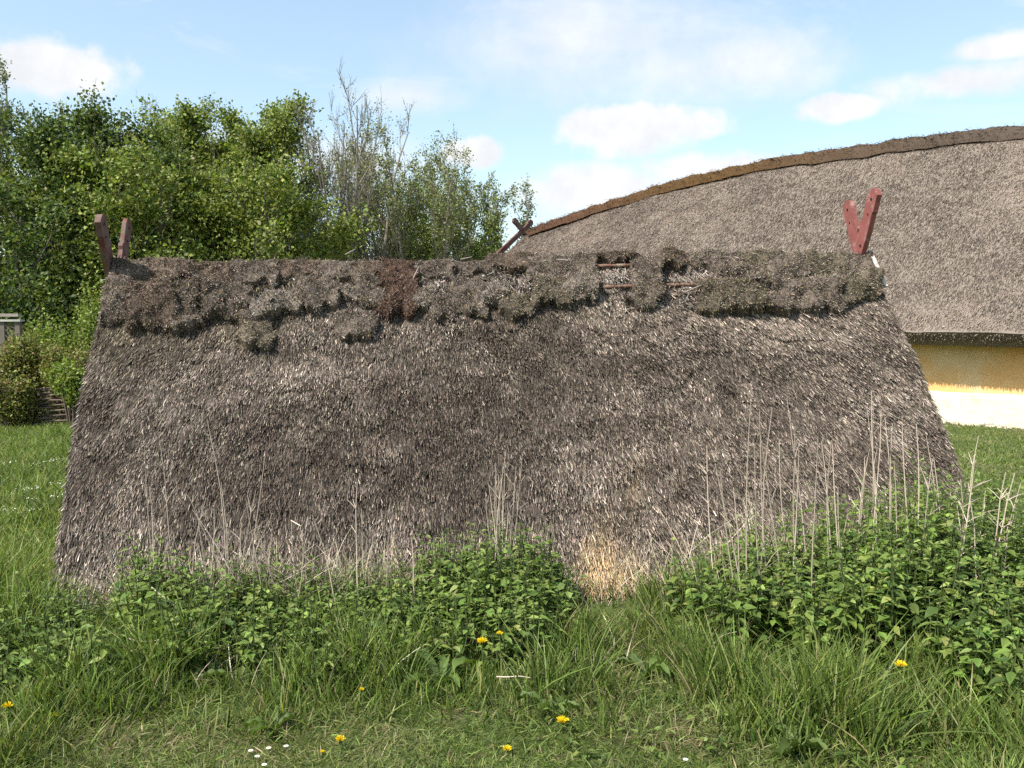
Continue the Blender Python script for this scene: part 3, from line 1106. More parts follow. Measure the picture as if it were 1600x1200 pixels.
def make_tree(name, label, px, top_y, dist, hw_px, style, pal, leaves=12000, leaf=.10, low=.22, stems=1, bark=(.16, .135, .11), dens=1.0, group=None):
    gp = at(px, 500, dist)
    root = empty(name, (gp[0], dist, 0))
    H = at(px, top_y, dist)[2] * (.97 if style != 'bare' else 1.0)
    hw = hw_px * dist / F_PX
    tb, lb = MB(), MB()
    tips = []

    def limb(p, d, L, r, lvl, wob, up, sides):
        n = 5 if lvl < 2 else 4
        pts, d2 = branch_pts(p, d, L, n, wob, up)
        rad = np.linspace(r, r * .35, n + 1)
        V, F = tube(pts, rad, sides)
        tb.add(V, F, np.array(bark) * rng.uniform(.75, 1.25))
        return pts

    bare = style == 'bare'
    for sidx in range(stems):
        ang = rng.uniform(0, 2 * math.pi)
        spread = 0 if stems == 1 else rng.uniform(.10, .34) * (1.3 if bare else 1)
        spread *= min(1.0, hw / (H * .3))
        d0 = unit(np.array([math.cos(ang) * spread, math.sin(ang) * spread, 1.0]))
        p0 = np.array([math.cos(ang), math.sin(ang), 0]) * (.0 if stems == 1 else .22) + np.array([0, 0, -.05])
        Hs = H * (.84 if not bare else .92) * (1 if stems == 1 else rng.uniform(.78, 1.0))
        r0 = (.030 if not bare else .019) * Hs * (1 if stems == 1 else .62)
        n = 9
        pts, _ = branch_pts(p0, d0, Hs, n, .05 if not bare else .045, .05)
        pts[:, 2] *= Hs / max(pts[-1, 2], .1)
        V, F = tube(pts, np.linspace(r0, r0 * .10 + .004, n + 1), 7)
        tb.add(V, F, bark)
        nb = int((26 if stems == 1 else (12 if not bare else 9)) * dens)
        for b in range(nb):
            f = low + (.97 - low) * (b + rng.random()) / nb
            q = f * n
            i = min(int(q), n - 1)
            p = pts[i] * (1 - (q - i)) + pts[i + 1] * (q - i)
            a = rng.uniform(0, 2 * math.pi)
            g = (f - low) / (1 - low)
            prof = (math.sin(math.pi * min(1, .25 + .62 * g)) ** .7) if not bare else (1 - .55 * g)
            Lb = hw * (.6 if stems > 1 else 1.3) * max(.25, prof) * rng.uniform(.7, 1.15)
            upw = rng.uniform(.3, .8) + .5 * g * g if not bare else rng.uniform(1.2, 2.4)
            if bare:
                Lb = rng.uniform(.9, 1.9) * (1.25 - .6 * g) * hw / 1.3
            d = unit(np.array([math.cos(a), math.sin(a), upw]))
            bp = limb(p, d, Lb, max(.008, r0 * (1 - f) * .5 + .006), 1, .12, .06, 5)
            ns = 5 if not bare else 6
            for s2 in range(ns):
                f2 = .3 + .7 * (s2 + rng.random()) / ns
                q2 = f2 * (len(bp) - 1)
                i2 = min(int(q2), len(bp) - 2)
                p2 = bp[i2] * (1 - (q2 - i2)) + bp[i2 + 1] * (q2 - i2)
                dd = unit(unit(bp[-1] - bp[0]) * .7 + rng.normal(0, .55, 3) + np.array([0, 0, .25 + .75 * g if not bare else 1.1]))
                L2 = max(.25, Lb * rng.uniform(.3, .6))
                cp = limb(p2, dd, L2, .007 if not bare else .0075, 2, .15, .05, 3 if bare else 4)
                tips.append((cp, L2))
                if bare:
                    for s3 in range(3):
                        f3 = rng.uniform(.2, .9)
                        i3 = min(int(f3 * (len(cp) - 1)), len(cp) - 2)
                        d3 = unit(unit(cp[-1] - cp[0]) + rng.normal(0, .35, 3) + np.array([0, 0, .5]))
                        tp = limb(cp[i3], d3, L2 * rng.uniform(.4, .8), .0055, 2, .12, .08, 3)
                        tips.append((tp, L2 * .6))
    tb.build('trunk', M['bark'], root)
    # leaves in uneven clumps along the twigs
    wts = np.array([max(.05, t[1]) * rng.gamma(1.8) for t in tips])
    cnt = rng.multinomial(leaves, wts / wts.sum())
    LP = []
    cl = .13 if not bare else .075
    for (cp, L2), k in zip(tips, cnt):
        if k == 0:
            continue
        q = (.25 + .8 * rng.random(k)) * (len(cp) - 1)
        i = np.clip(q.astype(int), 0, len(cp) - 2)
        f = (q - i)[:, None]
        base = cp[i] * (1 - f) + cp[i + 1] * f
        LP.append(base + rng.normal(0, cl * (.6 + .8 * L2), (k, 3)) * np.array([1, 1, .75]))
    P = np.concatenate(LP)
    P = P[(P[:, 2] > .1) & (P[:, 2] < H * (.94 + .10 * rng.random(len(P)) ** 2))]
    cols, pr = GREENS[pal]
    add_leaves(lb, P, leaf, cols, pr)
    lb.build('crown', M['leaf'], root)
    tag(root, label, 'tree', group)
    return root


def make_shrub(name, label, px, top_y, dist, hw_px, pal, leaves=9000, leaf=.07, cat='shrub', depth=1.0, base_z=0.0, lumps=9, stemcol=(.13, .10, .075)):
    gp = at(px, 500, dist)
    root = empty(name, (gp[0], dist, 0))
    H = at(px, top_y, dist)[2]
    hw = hw_px * dist / F_PX
    lb, sb = MB(), MB()
    P = []
    for k in range(lumps):
        a = rng.uniform(0, 2 * math.pi)
        rr = math.sqrt(rng.random()) * .72
        cz = base_z + (H - base_z) * rng.uniform(.22, .80) * (1 - .35 * rr)
        c = np.array([math.cos(a) * rr * hw, math.sin(a) * rr * depth, cz])
        rad = np.array([hw * rng.uniform(.26, .46), depth * rng.uniform(.3, .5), min(H - cz, (H - base_z) * rng.uniform(.22, .4))])
        m = leaves // lumps
        d = unit(rng.normal(size=(m, 3)))
        r = (rng.random((m, 1)) ** .38) * (1 + .22 * rng.normal(size=(m, 1)))
        P.append(c + d * r * rad)
        for s in range(5):
            tip = c + unit(rng.normal(size=3) + [0, 0, .6]) * rad * .9
            pts = np.array([[c[0] * .25, c[1] * .25, 0], [c[0] * .7, c[1] * .7, cz * .55], tip])
            V, F = tube(pts, [.016, .011, .005], 4)
            sb.add(V, F, stemcol)
    P = np.concatenate(P)
    P = P[P[:, 2] > .03]
    cols, pr = GREENS[pal]
    add_leaves(lb, P, leaf, cols, pr)
    sb.build('stem', M['bark'], root)
    lb.build('foliage', M['leaf'], root)
    tag(root, label, cat)
    return root


def build_trees():
    T = make_tree
    T('broadleaf_tree', 'tall thin tree with greyish young leaves at the left edge', 14, 62, 21, 70, 'bare', 'spring', 14000, .075, .25, 7, (.22, .2, .18))
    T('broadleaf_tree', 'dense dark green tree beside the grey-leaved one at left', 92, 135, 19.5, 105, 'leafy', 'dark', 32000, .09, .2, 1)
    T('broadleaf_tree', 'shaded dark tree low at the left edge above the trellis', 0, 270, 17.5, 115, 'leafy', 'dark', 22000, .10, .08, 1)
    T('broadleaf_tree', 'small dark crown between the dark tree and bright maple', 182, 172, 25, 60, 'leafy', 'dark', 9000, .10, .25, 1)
    T('maple_tree', 'bright green leafy tree right behind the left gable horns', 278, 128, 22, 95, 'leafy', 'sycamore', 32000, .095, .2, 1)
    T('maple_tree', 'bright green tree with open top left of the bare trees', 425, 124, 22, 100, 'leafy', 'sycamore', 30000, .095, .22, 1)
    T('maple_tree', 'low full green tree spreading behind the left ridge', 262, 232, 19.5, 140, 'leafy', 'sycamore', 30000, .095, .1, 1)
    T('maple_tree', 'low full green tree behind the ridge under the open-topped one', 425, 250, 20, 105, 'leafy', 'sycamore', 24000, .095, .1, 1)
    T('maple_tree', 'green crown filling between the small dark crown and maple', 215, 165, 23.5, 80, 'leafy', 'sycamore', 22000, .095, .2, 1)
    T('maple_tree', 'green crown in the dip between the two tallest maples', 350, 185, 23.5, 75, 'leafy', 'sycamore', 20000, .095, .2, 1)
    T('broadleaf_tree', 'fresh green tree between the grey-leaved and dark trees', 55, 170, 20.5, 75, 'leafy', 'sycamore', 20000, .095, .2, 1)
    T('bare_tree', 'bare stems between the two bright green crowns', 345, 168, 25, 70, 'bare', 'olive', 4500, .055, .3, 7, (.23, .2, .17))
    T('bare_tree', 'tallest bare many-stemmed tree with upright twigs', 545, 136, 23, 85, 'bare', 'olive', 7000, .05, .22, 8, (.21, .18, .15))
    T('bare_tree', 'bare twiggy tree just right of the bright crown', 497, 190, 25, 60, 'bare', 'olive', 8000, .055, .2, 7, (.20, .17, .14))
    T('budding_tree', 'olive green half-leafed tree right of the bare ones', 645, 182, 25, 70, 'bare', 'spring', 20000, .07, .12, 8, (.22, .19, .15))
    T('budding_tree', 'sparse olive tree leaning behind the half-leafed one', 598, 215, 27, 60, 'bare', 'olive', 14000, .07, .12, 7, (.22, .19, .15))
    T('budding_tree', 'thin half-leafed tree at the middle of the gap', 700, 238, 28, 58, 'bare', 'spring', 18000, .075, .12, 7, (.24, .21, .18))
    T('budding_tree', 'pale sparse tree left of the longhouse gable', 758, 268, 29, 48, 'bare', 'spring', 18000, .08, .12, 8, (.25, .22, .19))
    T('young_tree', 'yellow green young tree behind the longhouse gable boards', 792, 330, 30, 42, 'leafy', 'olive', 14000, .08, .15, 2)
    T('evergreen_tree', 'small dark evergreen peeping over the longhouse roof end', 836, 314, 33, 26, 'leafy', 'conifer', 14000, .07, .2, 1)
    S = make_shrub
    S('shrub', 'olive undergrowth bush behind the middle of the ridge', 560, 285, 25, 90, 'olive', 17000, .08)
    S('shrub', 'green thicket in the gap behind the left gable horns', 215, 270, 27, 90, 'sycamore', 14000, .10, depth=1.5)
    S('shrub', 'green thicket deep behind the open-topped green tree', 360, 285, 28, 90, 'olive', 14000, .09, depth=1.5)
    S('shrub', 'green thicket deep behind the dark tree at left', 90, 290, 25, 90, 'sycamore', 14000, .10, depth=1.5)
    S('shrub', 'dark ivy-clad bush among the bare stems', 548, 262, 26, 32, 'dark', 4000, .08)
    S('shrub', 'fresh green low bush under the bare trees', 480, 355, 21, 75, 'lime', 6000, .08)
    S('shrub', 'yellow green undergrowth bush left of the longhouse gable', 690, 300, 26, 100, 'lime', 17000, .075)
    S('shrub', 'grey green undergrowth bush nearest the longhouse gable', 752, 318, 29, 64, 'lime', 13000, .075)
    S('shrub', 'olive bush filling under the half-leafed tree', 628, 285, 27, 80, 'olive', 15000, .08)
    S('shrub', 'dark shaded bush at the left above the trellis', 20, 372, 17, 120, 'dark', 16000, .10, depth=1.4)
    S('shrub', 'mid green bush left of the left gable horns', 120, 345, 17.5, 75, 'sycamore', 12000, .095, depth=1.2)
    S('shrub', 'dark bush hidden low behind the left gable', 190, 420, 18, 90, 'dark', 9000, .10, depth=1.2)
    S('garden_shrub', 'sunlit lime green bush between the trellis and hut', 98, 452, 15.6, 66, 'lime', 14000, .055, depth=.7)
    S('garden_shrub', 'lime green bush close against the hut verge', 160, 440, 16.2, 55, 'lime', 10000, .055, depth=.7)
    S('garden_shrub', 'lime green bush behind the trellis at the left edge', 20, 500, 16.2, 60, 'lime', 8000, .055, depth=.7)
    S('bramble_bush', 'brownish bramble sprawling over the woven fence at left', 30, 525, 13.9, 66, 'bramble', 14000, .05, depth=.5)
    S('bramble_bush', 'brown and green bramble over the woven fence beside the hut', 112, 520, 13.9, 62, 'bramble', 14000, .05, depth=.5)
    S('bramble_bush', 'yellow green bramble hanging over the fence top beside the hut', 108, 560, 13.15, 44, 'lime', 6000, .05, depth=.25, base_z=.42)
    S('garden_shrub', 'low lime green growth in front of the trellis', 8, 545, 14.3, 34, 'lime', 5000, .05, depth=.3)
    S('bramble_bush', 'bramble off the left end of the woven fence', -90, 550, 13.9, 70, 'bramble', 6000, .05, depth=.5)
    S('bramble_bush', 'leafy bramble spilling down the front of the woven fence', 14, 572, 13.2, 42, 'bramble', 7000, .05, depth=.3)


build_trees()

# ------------------------------------------------------------------ woven fence and trellis at the left
def build_fence():
    a = ground(-260, 662)
    b = ground(300, 668)
    a[1] = b[1] = 13.35
    ux = unit(b - a)
    Lf = np.linalg.norm(b - a)
    root = empty('wattle_fence', tuple(a))
    tag(root, 'low woven wattle fence of dark withies at the left', 'fence')
    ns = int(Lf / .45)
    for k in range(ns + 1):
        p = ux * (k * Lf / ns)
        hgt = .62 + rng.uniform(-.05, .08)
        V, F = tube(np.array([p, p + [rng.uniform(-.02, .02), 0, hgt * .5], p + [rng.uniform(-.03, .03), 0, hgt]]), [.026, .024, .02], 6)
        mb = MB()
        mb.add(V, F, np.array([.13, .10, .08]) * rng.uniform(.8, 1.2))
        mb.build('stake', M['withy'], root)
    for r in range(15):
        z = .04 + r * .038
        t = np.linspace(0, 1, ns * 4 + 1)
        ph = (r % 2) * math.pi
        yy = .042 * np.cos(t * ns * math.pi + ph)
        zz = z + .03 * (fbm(t * 9, t * 0 + r, r, 3) - .5) + .05 * np.sin(t * 9 + 1.0)
        pts = np.stack([t * Lf * ux[0], yy, zz], 1)
        mb = MB()
        V, F = tube(pts, .012 + .006 * fbm(t * 20, t * 0 + r, r + 4, 2), 5)
        mb.add(V, F, np.array([.10, .076, .062]) * rng.uniform(.6, 1.9))
        mb.build('withy', M['withy'], root, smooth=True)


def build_trellis():
    c = at(12, 500, 14.7)
    root = empty('garden_trellis', (c[0], 14.7, 0))
    tag(root, 'weathered wooden trellis frame with lattice at the left edge', 'trellis')
    s = 14.7 / F_PX
    ztop = at(12, 490, 14.7)[2]

    def bx(lo, hi, name, col=(.17, .15, .12)):
        V, F = box_verts(lo, hi)
        mb = MB()
        mb.add(V, F, np.array(col) * rng.uniform(.85, 1.15))
        return mb.build(name, M['withy'], root)
    for x in (-.62, -.08, .17):
        bx((x - .04, -.04, 0), (x + .04, .04, ztop - .13), 'post')
    bx((-.75, -.055, ztop - .05), (.20, .055, ztop), 'rail', (.27, .24, .20))
    bx((-.78, -.07, ztop - .13), (.24, .07, ztop - .095), 'rail', (.34, .34, .30))
    for side in (1, -1):
        for k in range(12):
            x0 = -.06
            w, h0, h1 = .22, .55, ztop - .14
            zc = h0 + (h1 - h0) * k / 11.0
            za, zb = zc - w / 2 * side, zc + w / 2 * side
            za, zb = np.clip(za, h0, h1), np.clip(zb, h0, h1)
            V, F = tube(np.array([[x0 - .02, -.015 + .012 * side, za], [x0 + w - .02, -.015 + .012 * side, zb]]), [.010, .010], 4)
            mb = MB()
            mb.add(V, F, (.15, .13, .09))
            mb.build('lattice_slat', M['withy'], root)
    c2 = at(37, 560, 14.2)
    post = empty('fence_post', (c2[0], 14.2, 0))
    tag(post, 'short grey post beside the trellis among the brambles', 'post')
    mb = MB()
    zt = at(37, 548, 14.2)[2]
    V, F = tube(np.array([[0, 0, 0], [0.01, 0, zt * .6], [0, 0, zt], [0, 0, zt + .03]]), [.06, .058, .056, .03], 8)
    mb.add(V, F, (.20, .20, .17))
    mb.build('shaft', M['withy'], post)


build_fence()
build_trellis()

# ------------------------------------------------------------------ grass
def hut_base_y(x):
    return HBL[1] + (x - HBL[0]) * (HBR[1] - HBL[1]) / (HBR[0] - HBL[0])


G_FRESH = [(.145, .205, .040), (.205, .265, .066), (.080, .125, .026), (.26, .285, .10), (.34, .29, .15)]


def build_grass():
    # short mown grass in front
    mb = MB()
    n = 190000
    x = rng.uniform(-4.2, 4.6, n)
    y = rng.uniform(2.2, 4.75, n)
    rel = y - hut_base_y(x)
    nz = fbm(x * 1.8, y * 1.8, 61, 3)
    tall = sstep(rel + 1.80 + .9 * (nz - .5) + .7 * sstep(x, .7, 1.5) + .1 * sstep(x, -1.6, -2.2), -.12, .30)
    keep = (rel < .02) & (rng.random(n) < 1 - .65 * tall)
    x, y, tall, nz = x[keep], y[keep], tall[keep], nz[keep]
    n = len(x)
    P = np.stack([x, y, np.full(n, -.004)], 1)
    lean = rng.normal(0, .75, (n, 2))
    D = unit(np.concatenate([lean, np.ones((n, 1))], 1))
    L = rng.uniform(.03, .075, n) * (1 + 1.0 * tall) * (.6 + .8 * nz)
    C = pick(n, G_FRESH, [4, 3, 3, 1.5, .9])
    dry = (sstep(fbm(x * 2.4, y * 2.4, 66, 3), .5, .70) * (rng.random(n) < .34))[:, None]
    C = C * (1 - dry) + np.array([.33, .27, .15]) * np.exp(rng.normal(0, .25, (n, 1))) * dry
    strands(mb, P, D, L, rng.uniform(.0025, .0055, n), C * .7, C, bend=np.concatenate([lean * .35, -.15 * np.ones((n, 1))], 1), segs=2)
    tag(mb.build('mown_grass', M['grass']), 'short mown grass with dry patches along the bottom of the picture', 'grass', kind='stuff')

    # tall grass along the hut
    mb = MB()
    n = 125000
    x = rng.uniform(-4.0, 4.4, n)
    y = rng.uniform(2.6, 5.5, n)
    rel = y - hut_base_y(x)
    nz = fbm(x * 1.8, y * 1.8, 61, 3)
    cl = fbm(x * 3.3, y * 3.3, 62, 3)
    px, py = project(np.stack([x, y, 0 * x], 1))
    tall = sstep(rel + 1.75 + .9 * (nz - .5) + .95 * sstep(x, .5, 1.5) + .05 * sstep(x, -1.5, -2.0), -.12, .75)
    bare = np.clip(1.5 * blob(px, py, 950, 962, 65, 32) + .85 * blob(px, py, 470, 990, 300, 45) + .85 * blob(px, py, 740, 995, 150, 55) + .8 * blob(px, py, 1350, 1000, 280, 70) + .6 * blob(px, py, 90, 975, 90, 25), 0, 1)
    keep = (rel < .03) & (rng.random(n) < tall * (.25 + 1.3 * sstep(cl, .32, .62))) & (rng.random(n) > bare * .92)
    x, y, tall, cl, px, py = x[keep], y[keep], tall[keep], cl[keep], px[keep], py[keep]
    n = len(x)
    P = np.stack([x, y, np.full(n, -.005)], 1)
    hgt = (.085 + .17 * sstep(cl, .35, .7)) * (.5 + .7 * rng.random(n)) * (.45 + .55 * tall)
    hgt = hgt * (1 - .6 * blob(px, py, 950, 968, 75, 35)) * (1 + .9 * blob(px, py, 930, 1085, 120, 40) + .7 * blob(px, py, 1260, 1110, 110, 60) + .35 * blob(px, py, 60, 980, 140, 90))
    wind = np.stack([.25 * (fbm(x * 1.5, y * 1.5, 64, 2) - .45), 0 * x], 1)
    lean = rng.normal(0, .20, (n, 2)) + wind
    D = unit(np.concatenate([lean, np.ones((n, 1))], 1))
    C = pick(n, G_FRESH, [4, 3, 3, 1.3, .35])
    ben = np.concatenate([lean * .5 + rng.normal(0, .22, (n, 2)), -.18 * np.ones((n, 1)) * rng.random((n, 1))], 1)
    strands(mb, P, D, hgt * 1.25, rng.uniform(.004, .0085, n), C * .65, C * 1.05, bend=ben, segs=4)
    tag(mb.build('tall_grass', M['grass']), 'tall fresh grass growing along the foot of the hut', 'grass', kind='stuff')

    # the lawns to the left and right
    for name, (x0, x1, y0, y1), n, hl, lab in (
            ('meadow_grass', (-11.5, -2.2, 4.6, 13.4), 150000, (.06, .19), 'rough meadow grass left of the hut up to the fence'),
            ('lawn_grass', (2.5, 12.5, 5.2, 16.5), 110000, (.035, .07), 'short lawn between the hut and the ochre wall')):
        mb = MB()
        y = y0 + (y1 - y0) * rng.random(n) ** 1.5
        x = rng.uniform(x0, x1, n)
        if name == 'meadow_grass':
            edge = np.interp(y, [HBL[1], HTL[1], 14], [HBL[0] + .02, HTL[0] - .05, -2.2])
            keep = (x < edge) & (np.abs(x) / y < .75)
        else:
            edge = np.interp(y, [HBR[1], HTR[1], 9, 17], [HBR[0] + .02, HTR[0] + .1, 2.6, 2.6])
            wallside = (np.stack([x, y], 1) - LA[:2]) @ LN[:2]
            keep = (x > edge) & (wallside > 3.55) & (np.abs(x) / y < .80)
        x, y = x[keep], y[keep]
        n = len(x)
        cl = fbm(x * 1.3, y * 1.3, 71, 3)
        P = np.stack([x, y, np.full(n, -.005)], 1)
        lean = rng.normal(0, .45, (n, 2))
        D = unit(np.concatenate([lean, np.ones((n, 1))], 1))
        L = rng.uniform(*hl, n) * (.5 + 1.0 * cl)
        if name == 'meadow_grass':
            L = L * (1 + 1.2 * sstep(y, 6.0, 4.8))
        C = pick(n, G_FRESH, [4, 3, 2.5, 2, .35])
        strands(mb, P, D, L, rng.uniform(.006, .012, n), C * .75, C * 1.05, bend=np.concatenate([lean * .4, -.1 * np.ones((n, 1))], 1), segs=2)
        tag(mb.build(name, M['grass']), lab, 'grass', kind='stuff')


build_grass()

# ------------------------------------------------------------------ nettles and other weeds
LEAF_T = np.array([[0, 0, 0], [.30, -.40, .05], [.30, 0, -.02], [.30, .40, .05], [.66, -.25, .0], [.66, 0, -.05], [.66, .25, .0], [1, 0, -.14]])
LEAF_F3 = np.array([[0, 1, 2], [0, 2, 3], [4, 7, 5], [5, 7, 6]])
LEAF_F4 = np.array([[1, 4, 5, 2], [2, 5, 6, 3]])


def add_blades(mb, P, A, N, L, W, C):
    """broad pointed leaves: base P, axis A, normal N"""
    n = len(P)
    A = unit(A)
    S = unit(np.cross(N, A))
    N = np.cross(A, S)
    V = P[:, None] + A[:, None] * (LEAF_T[None, :, :1] * L[:, None, None]) + S[:, None] * (LEAF_T[None, :, 1:2] * W[:, None, None]) + N[:, None] * (LEAF_T[None, :, 2:] * L[:, None, None])
    cv = C[:, None] * np.array([.8, 1.05, .85, 1.05, 1.05, .9, 1.05, 1.0])[None, :, None]
    base = np.arange(n)[:, None, None] * 8
    mb.add(V.reshape(-1, 3), [(base + LEAF_F3).reshape(-1, 3), (base + LEAF_F4).reshape(-1, 4)], cv.reshape(-1, 3))


NET = [(.128, .190, .038), (.18, .25, .055), (.070, .115, .026), (.24, .29, .085)]


def in_poly(px, py, poly):
    ins = np.zeros(len(px), bool)
    q = len(poly)
    for i in range(q):
        x0, y0 = poly[i]
        x1, y1 = poly[(i + 1) % q]
        c = ((y0 > py) != (y1 > py)) & (px < (x1 - x0) * (py - y0) / (y1 - y0 + 1e-9) + x0)
        ins ^= c
    return ins


def nettle_patch(label, poly, count, hfun, seed):
    """plants rooted inside a polygon of ground (given by the pixels of their feet)"""
    poly = [tuple(ground(px, py)[:2]) for px, py in poly]
    xs, ys = [p[0] for p in poly], [p[1] for p in poly]
    X = rng.uniform(min(xs), max(xs), count * 5)
    Y = rng.uniform(min(ys), max(ys), count * 5)
    k = in_poly(X, Y, poly) & (Y < hut_base_y(X) - .02)
    X, Y = X[k][:count], Y[k][:count]
    mb = MB()
    for x, y in zip(X, Y):
        px, py = project(np.array([x, y, 0.0]))
        h = hfun(px, py) * rng.uniform(.55, 1.15)
        nn = max(4, int(h / .042))
        d = unit(np.array([rng.normal(0, .12), rng.normal(0, .12) - .03, 1]))
        pts, _ = branch_pts(np.array([x, y, -.01]), d, h, 4, .06, .02)
        V, F = tube(pts, np.linspace(.0042, .002, 5), 4)
        mb.add(V, F, (.09, .12, .04))
        f = np.repeat(np.linspace(.18, 1.0, nn), 2)
        q = f * 4
        i = np.clip(q.astype(int), 0, 3)
        P = pts[i] + (pts[i + 1] - pts[i]) * (q - i)[:, None]
        a0 = rng.uniform(0, 6.28)
        ang = a0 + np.repeat(np.arange(nn), 2) * (math.pi / 2) + np.tile([0, math.pi], nn) + rng.normal(0, .25, 2 * nn)
        size = min(1.0, .45 + h * 1.4) * np.where(f > .85, .042, .070) * (.55 + .45 * np.sin(np.pi * np.clip(f, .1, .9))) * rng.uniform(.75, 1.25, 2 * nn)
        tilt = np.where(f > .88, .5, -.12) + rng.normal(0, .22, 2 * nn)
        A = np.stack([np.cos(ang), np.sin(ang), tilt], 1)
        N = unit(np.array([0, 0, 1.0]) + rng.normal(0, .22, (2 * nn, 3)))
        C = pick(2 * nn, NET, [4, 3, 2, 1.2], .2)
        add_blades(mb, P + unit(A) * .015, A, N, size, size * .72, C)
    o = mb.build('nettles', M['leaf'])
    tag(o, label, 'nettles', kind='stuff')


def build_nettles():
    nettle_patch('big dark green bed of nettles at the right end of the hut',
                 [(1035, 985), (1120, 935), (1640, 900), (1760, 980), (1750, 1190), (1600, 1190), (1480, 1110), (1360, 1075), (1230, 1045), (1100, 1030)], 950,
                 lambda px, py: np.interp(px, [1030, 1120, 1200, 1330, 1400, 1480, 1620, 1750], [.32, .46, .55, .62, .76, .74, .66, .56]) * np.interp(py, [920, 1040, 1180], [1.0, .85, .5]), 1)
    nettle_patch('clump of nettles in front of the middle of the hut',
                 [(600, 965), (640, 935), (870, 930), (905, 985), (860, 1040), (760, 1060), (640, 1050)], 330,
                 lambda px, py: np.interp(px, [590, 680, 760, 860, 910], [.30, .44, .50, .46, .24]) * np.interp(py, [930, 1060], [1.0, .6]), 2)
    nettle_patch('patchy nettles before the left half of the hut',
                 [(170, 985), (190, 955), (330, 950), (560, 950), (640, 990), (620, 1070), (480, 1080), (350, 1060), (230, 1075)], 480,
                 lambda px, py: np.interp(px, [170, 240, 330, 450, 560, 640], [.30, .47, .42, .33, .30, .36]) * np.interp(py, [950, 1080], [1.0, .6]), 3)
    nettle_patch('low dark weeds at the left edge of the picture',
                 [(-80, 960), (70, 960), (150, 1000), (200, 1085), (60, 1100), (-100, 1090)], 230,
                 lambda px, py: .26 + 0 * px, 4)
    nettle_patch('low broad weeds scattered through the grass at the bottom right',
                 [(820, 1080), (1100, 1060), (1240, 1060), (1480, 1120), (1590, 1200), (1560, 1230), (900, 1190)], 70,
                 lambda px, py: .09 + 0 * px, 5)


build_nettles()


def dock_plant(px, py, size, nleaf, label):
    g = ground(px, py)
    root = empty('dock_plant', tuple(g))
    tag(root, label, 'plant')
    for k in range(nleaf):
        a = 6.28 * k / nleaf + rng.normal(0, .3)
        up = rng.uniform(.7, 2.4)
        L = size * rng.uniform(.7, 1.15)
        n = 12
        t = np.linspace(0, 1, n)
        ax = np.array([math.cos(a), math.sin(a), 0])
        sd = np.array([-math.sin(a), math.cos(a), 0])
        ctr = ax * (t * L * .75)[:, None] + np.array([0, 0, 1]) * (L * (up * .55 * t - .42 * up * t ** 2.2))[:, None]
        w = L * .105 * np.sin(np.pi * np.clip(t * .95 + .02, 0, 1)) ** .8 * (1 - .25 * t) + .002
        wav = .006 * np.sin(t * 21 + k)
        V = np.stack([ctr - sd * w[:, None] + np.array([0, 0, 1]) * (.02 + wav)[:, None], ctr, ctr + sd * w[:, None] + np.array([0, 0, 1]) * (.02 - wav)[:, None]], 1)
        mb = MB()
        c = np.array([.10, .150, .036]) * rng.uniform(.65, 1.3)
        mb.add(V, grid_faces(n, 3), c)
        mb.build('leaf', M['leaf'], root, smooth=True)


for px, py, sz, nl, lb in [
        (545, 1050, .26, 7, 'broad-leaved dock in front of the hut left of the middle nettles'),
        (690, 1075, .24, 7, 'broad-leaved dock below the middle nettle clump'),
        (430, 1145, .15, 6, 'small dock in the mown grass at the lower left'),
        (860, 1118, .17, 6, 'dock leaves just left of a dandelion at the bottom middle'),
        (1245, 1180, .20, 6, 'dock with long leaves at the bottom right'),
        (1460, 1165, .22, 7, 'dock at the bottom right before the nettle bed'),
        (300, 1075, .18, 6, 'dock at the edge of the left weeds'),
        (80, 1060, .2, 6, 'dock among dark weeds above the leftmost dandelion'),
        (1010, 1060, .2, 6, 'dock in tall grass right of the golden reeds')]:
    dock_plant(px, py, sz, nl, lb)


def dandelion(px, py, dist, size, label, tilt=(0, 0)):
    """head at a pixel, standing on the ground at the given distance"""
    hd = at(px, py, dist)
    root = empty('dandelion', (hd[0], hd[1], 0))
    tag(root, label, 'dandelion', 'dandelions in the grass')
    z = max(.02, hd[2])
    mb = MB()
    V, F = tube(np.array([[.01, .01, 0], [.004, .006, z * .5], [0, 0, z]]), [.0028, .0026, .0024], 5)
    mb.add(V, F, (.16, .20, .06))
    mb.build('stem', M['leaf'], root)
    mb = MB()
    k = 150
    r = np.sqrt(rng.random(k)) * .35
    a = rng.uniform(0, 6.28, k)
    P = np.stack([np.cos(a) * r * size * .3, np.sin(a) * r * size * .3, np.full(k, z)], 1)
    D = unit(np.stack([np.cos(a) * (.3 + 3 * r), np.sin(a) * (.3 + 3 * r) - .25, 1.3 - 2.6 * r], 1))
    C = pick(k, [(.80, .60, .012), (.83, .68, .03), (.74, .46, .006)], [3, 3, 1], .08)
    strands(mb, P, D, size * rng.uniform(.35, .55, k), size * .075, C, C, segs=1, blunt=True)
    mb.build('flower_head', M['petal'], root)
    mb = MB()
    V, F = tube(np.array([[0, 0, z - size * .3], [0, 0, z - size * .1], [0, 0, z + size * .05]]), [.003, size * .18, size * .12], 6)
    mb.add(V, F, (.08, .13, .03))
    mb.build('calyx', M['leaf'], root)


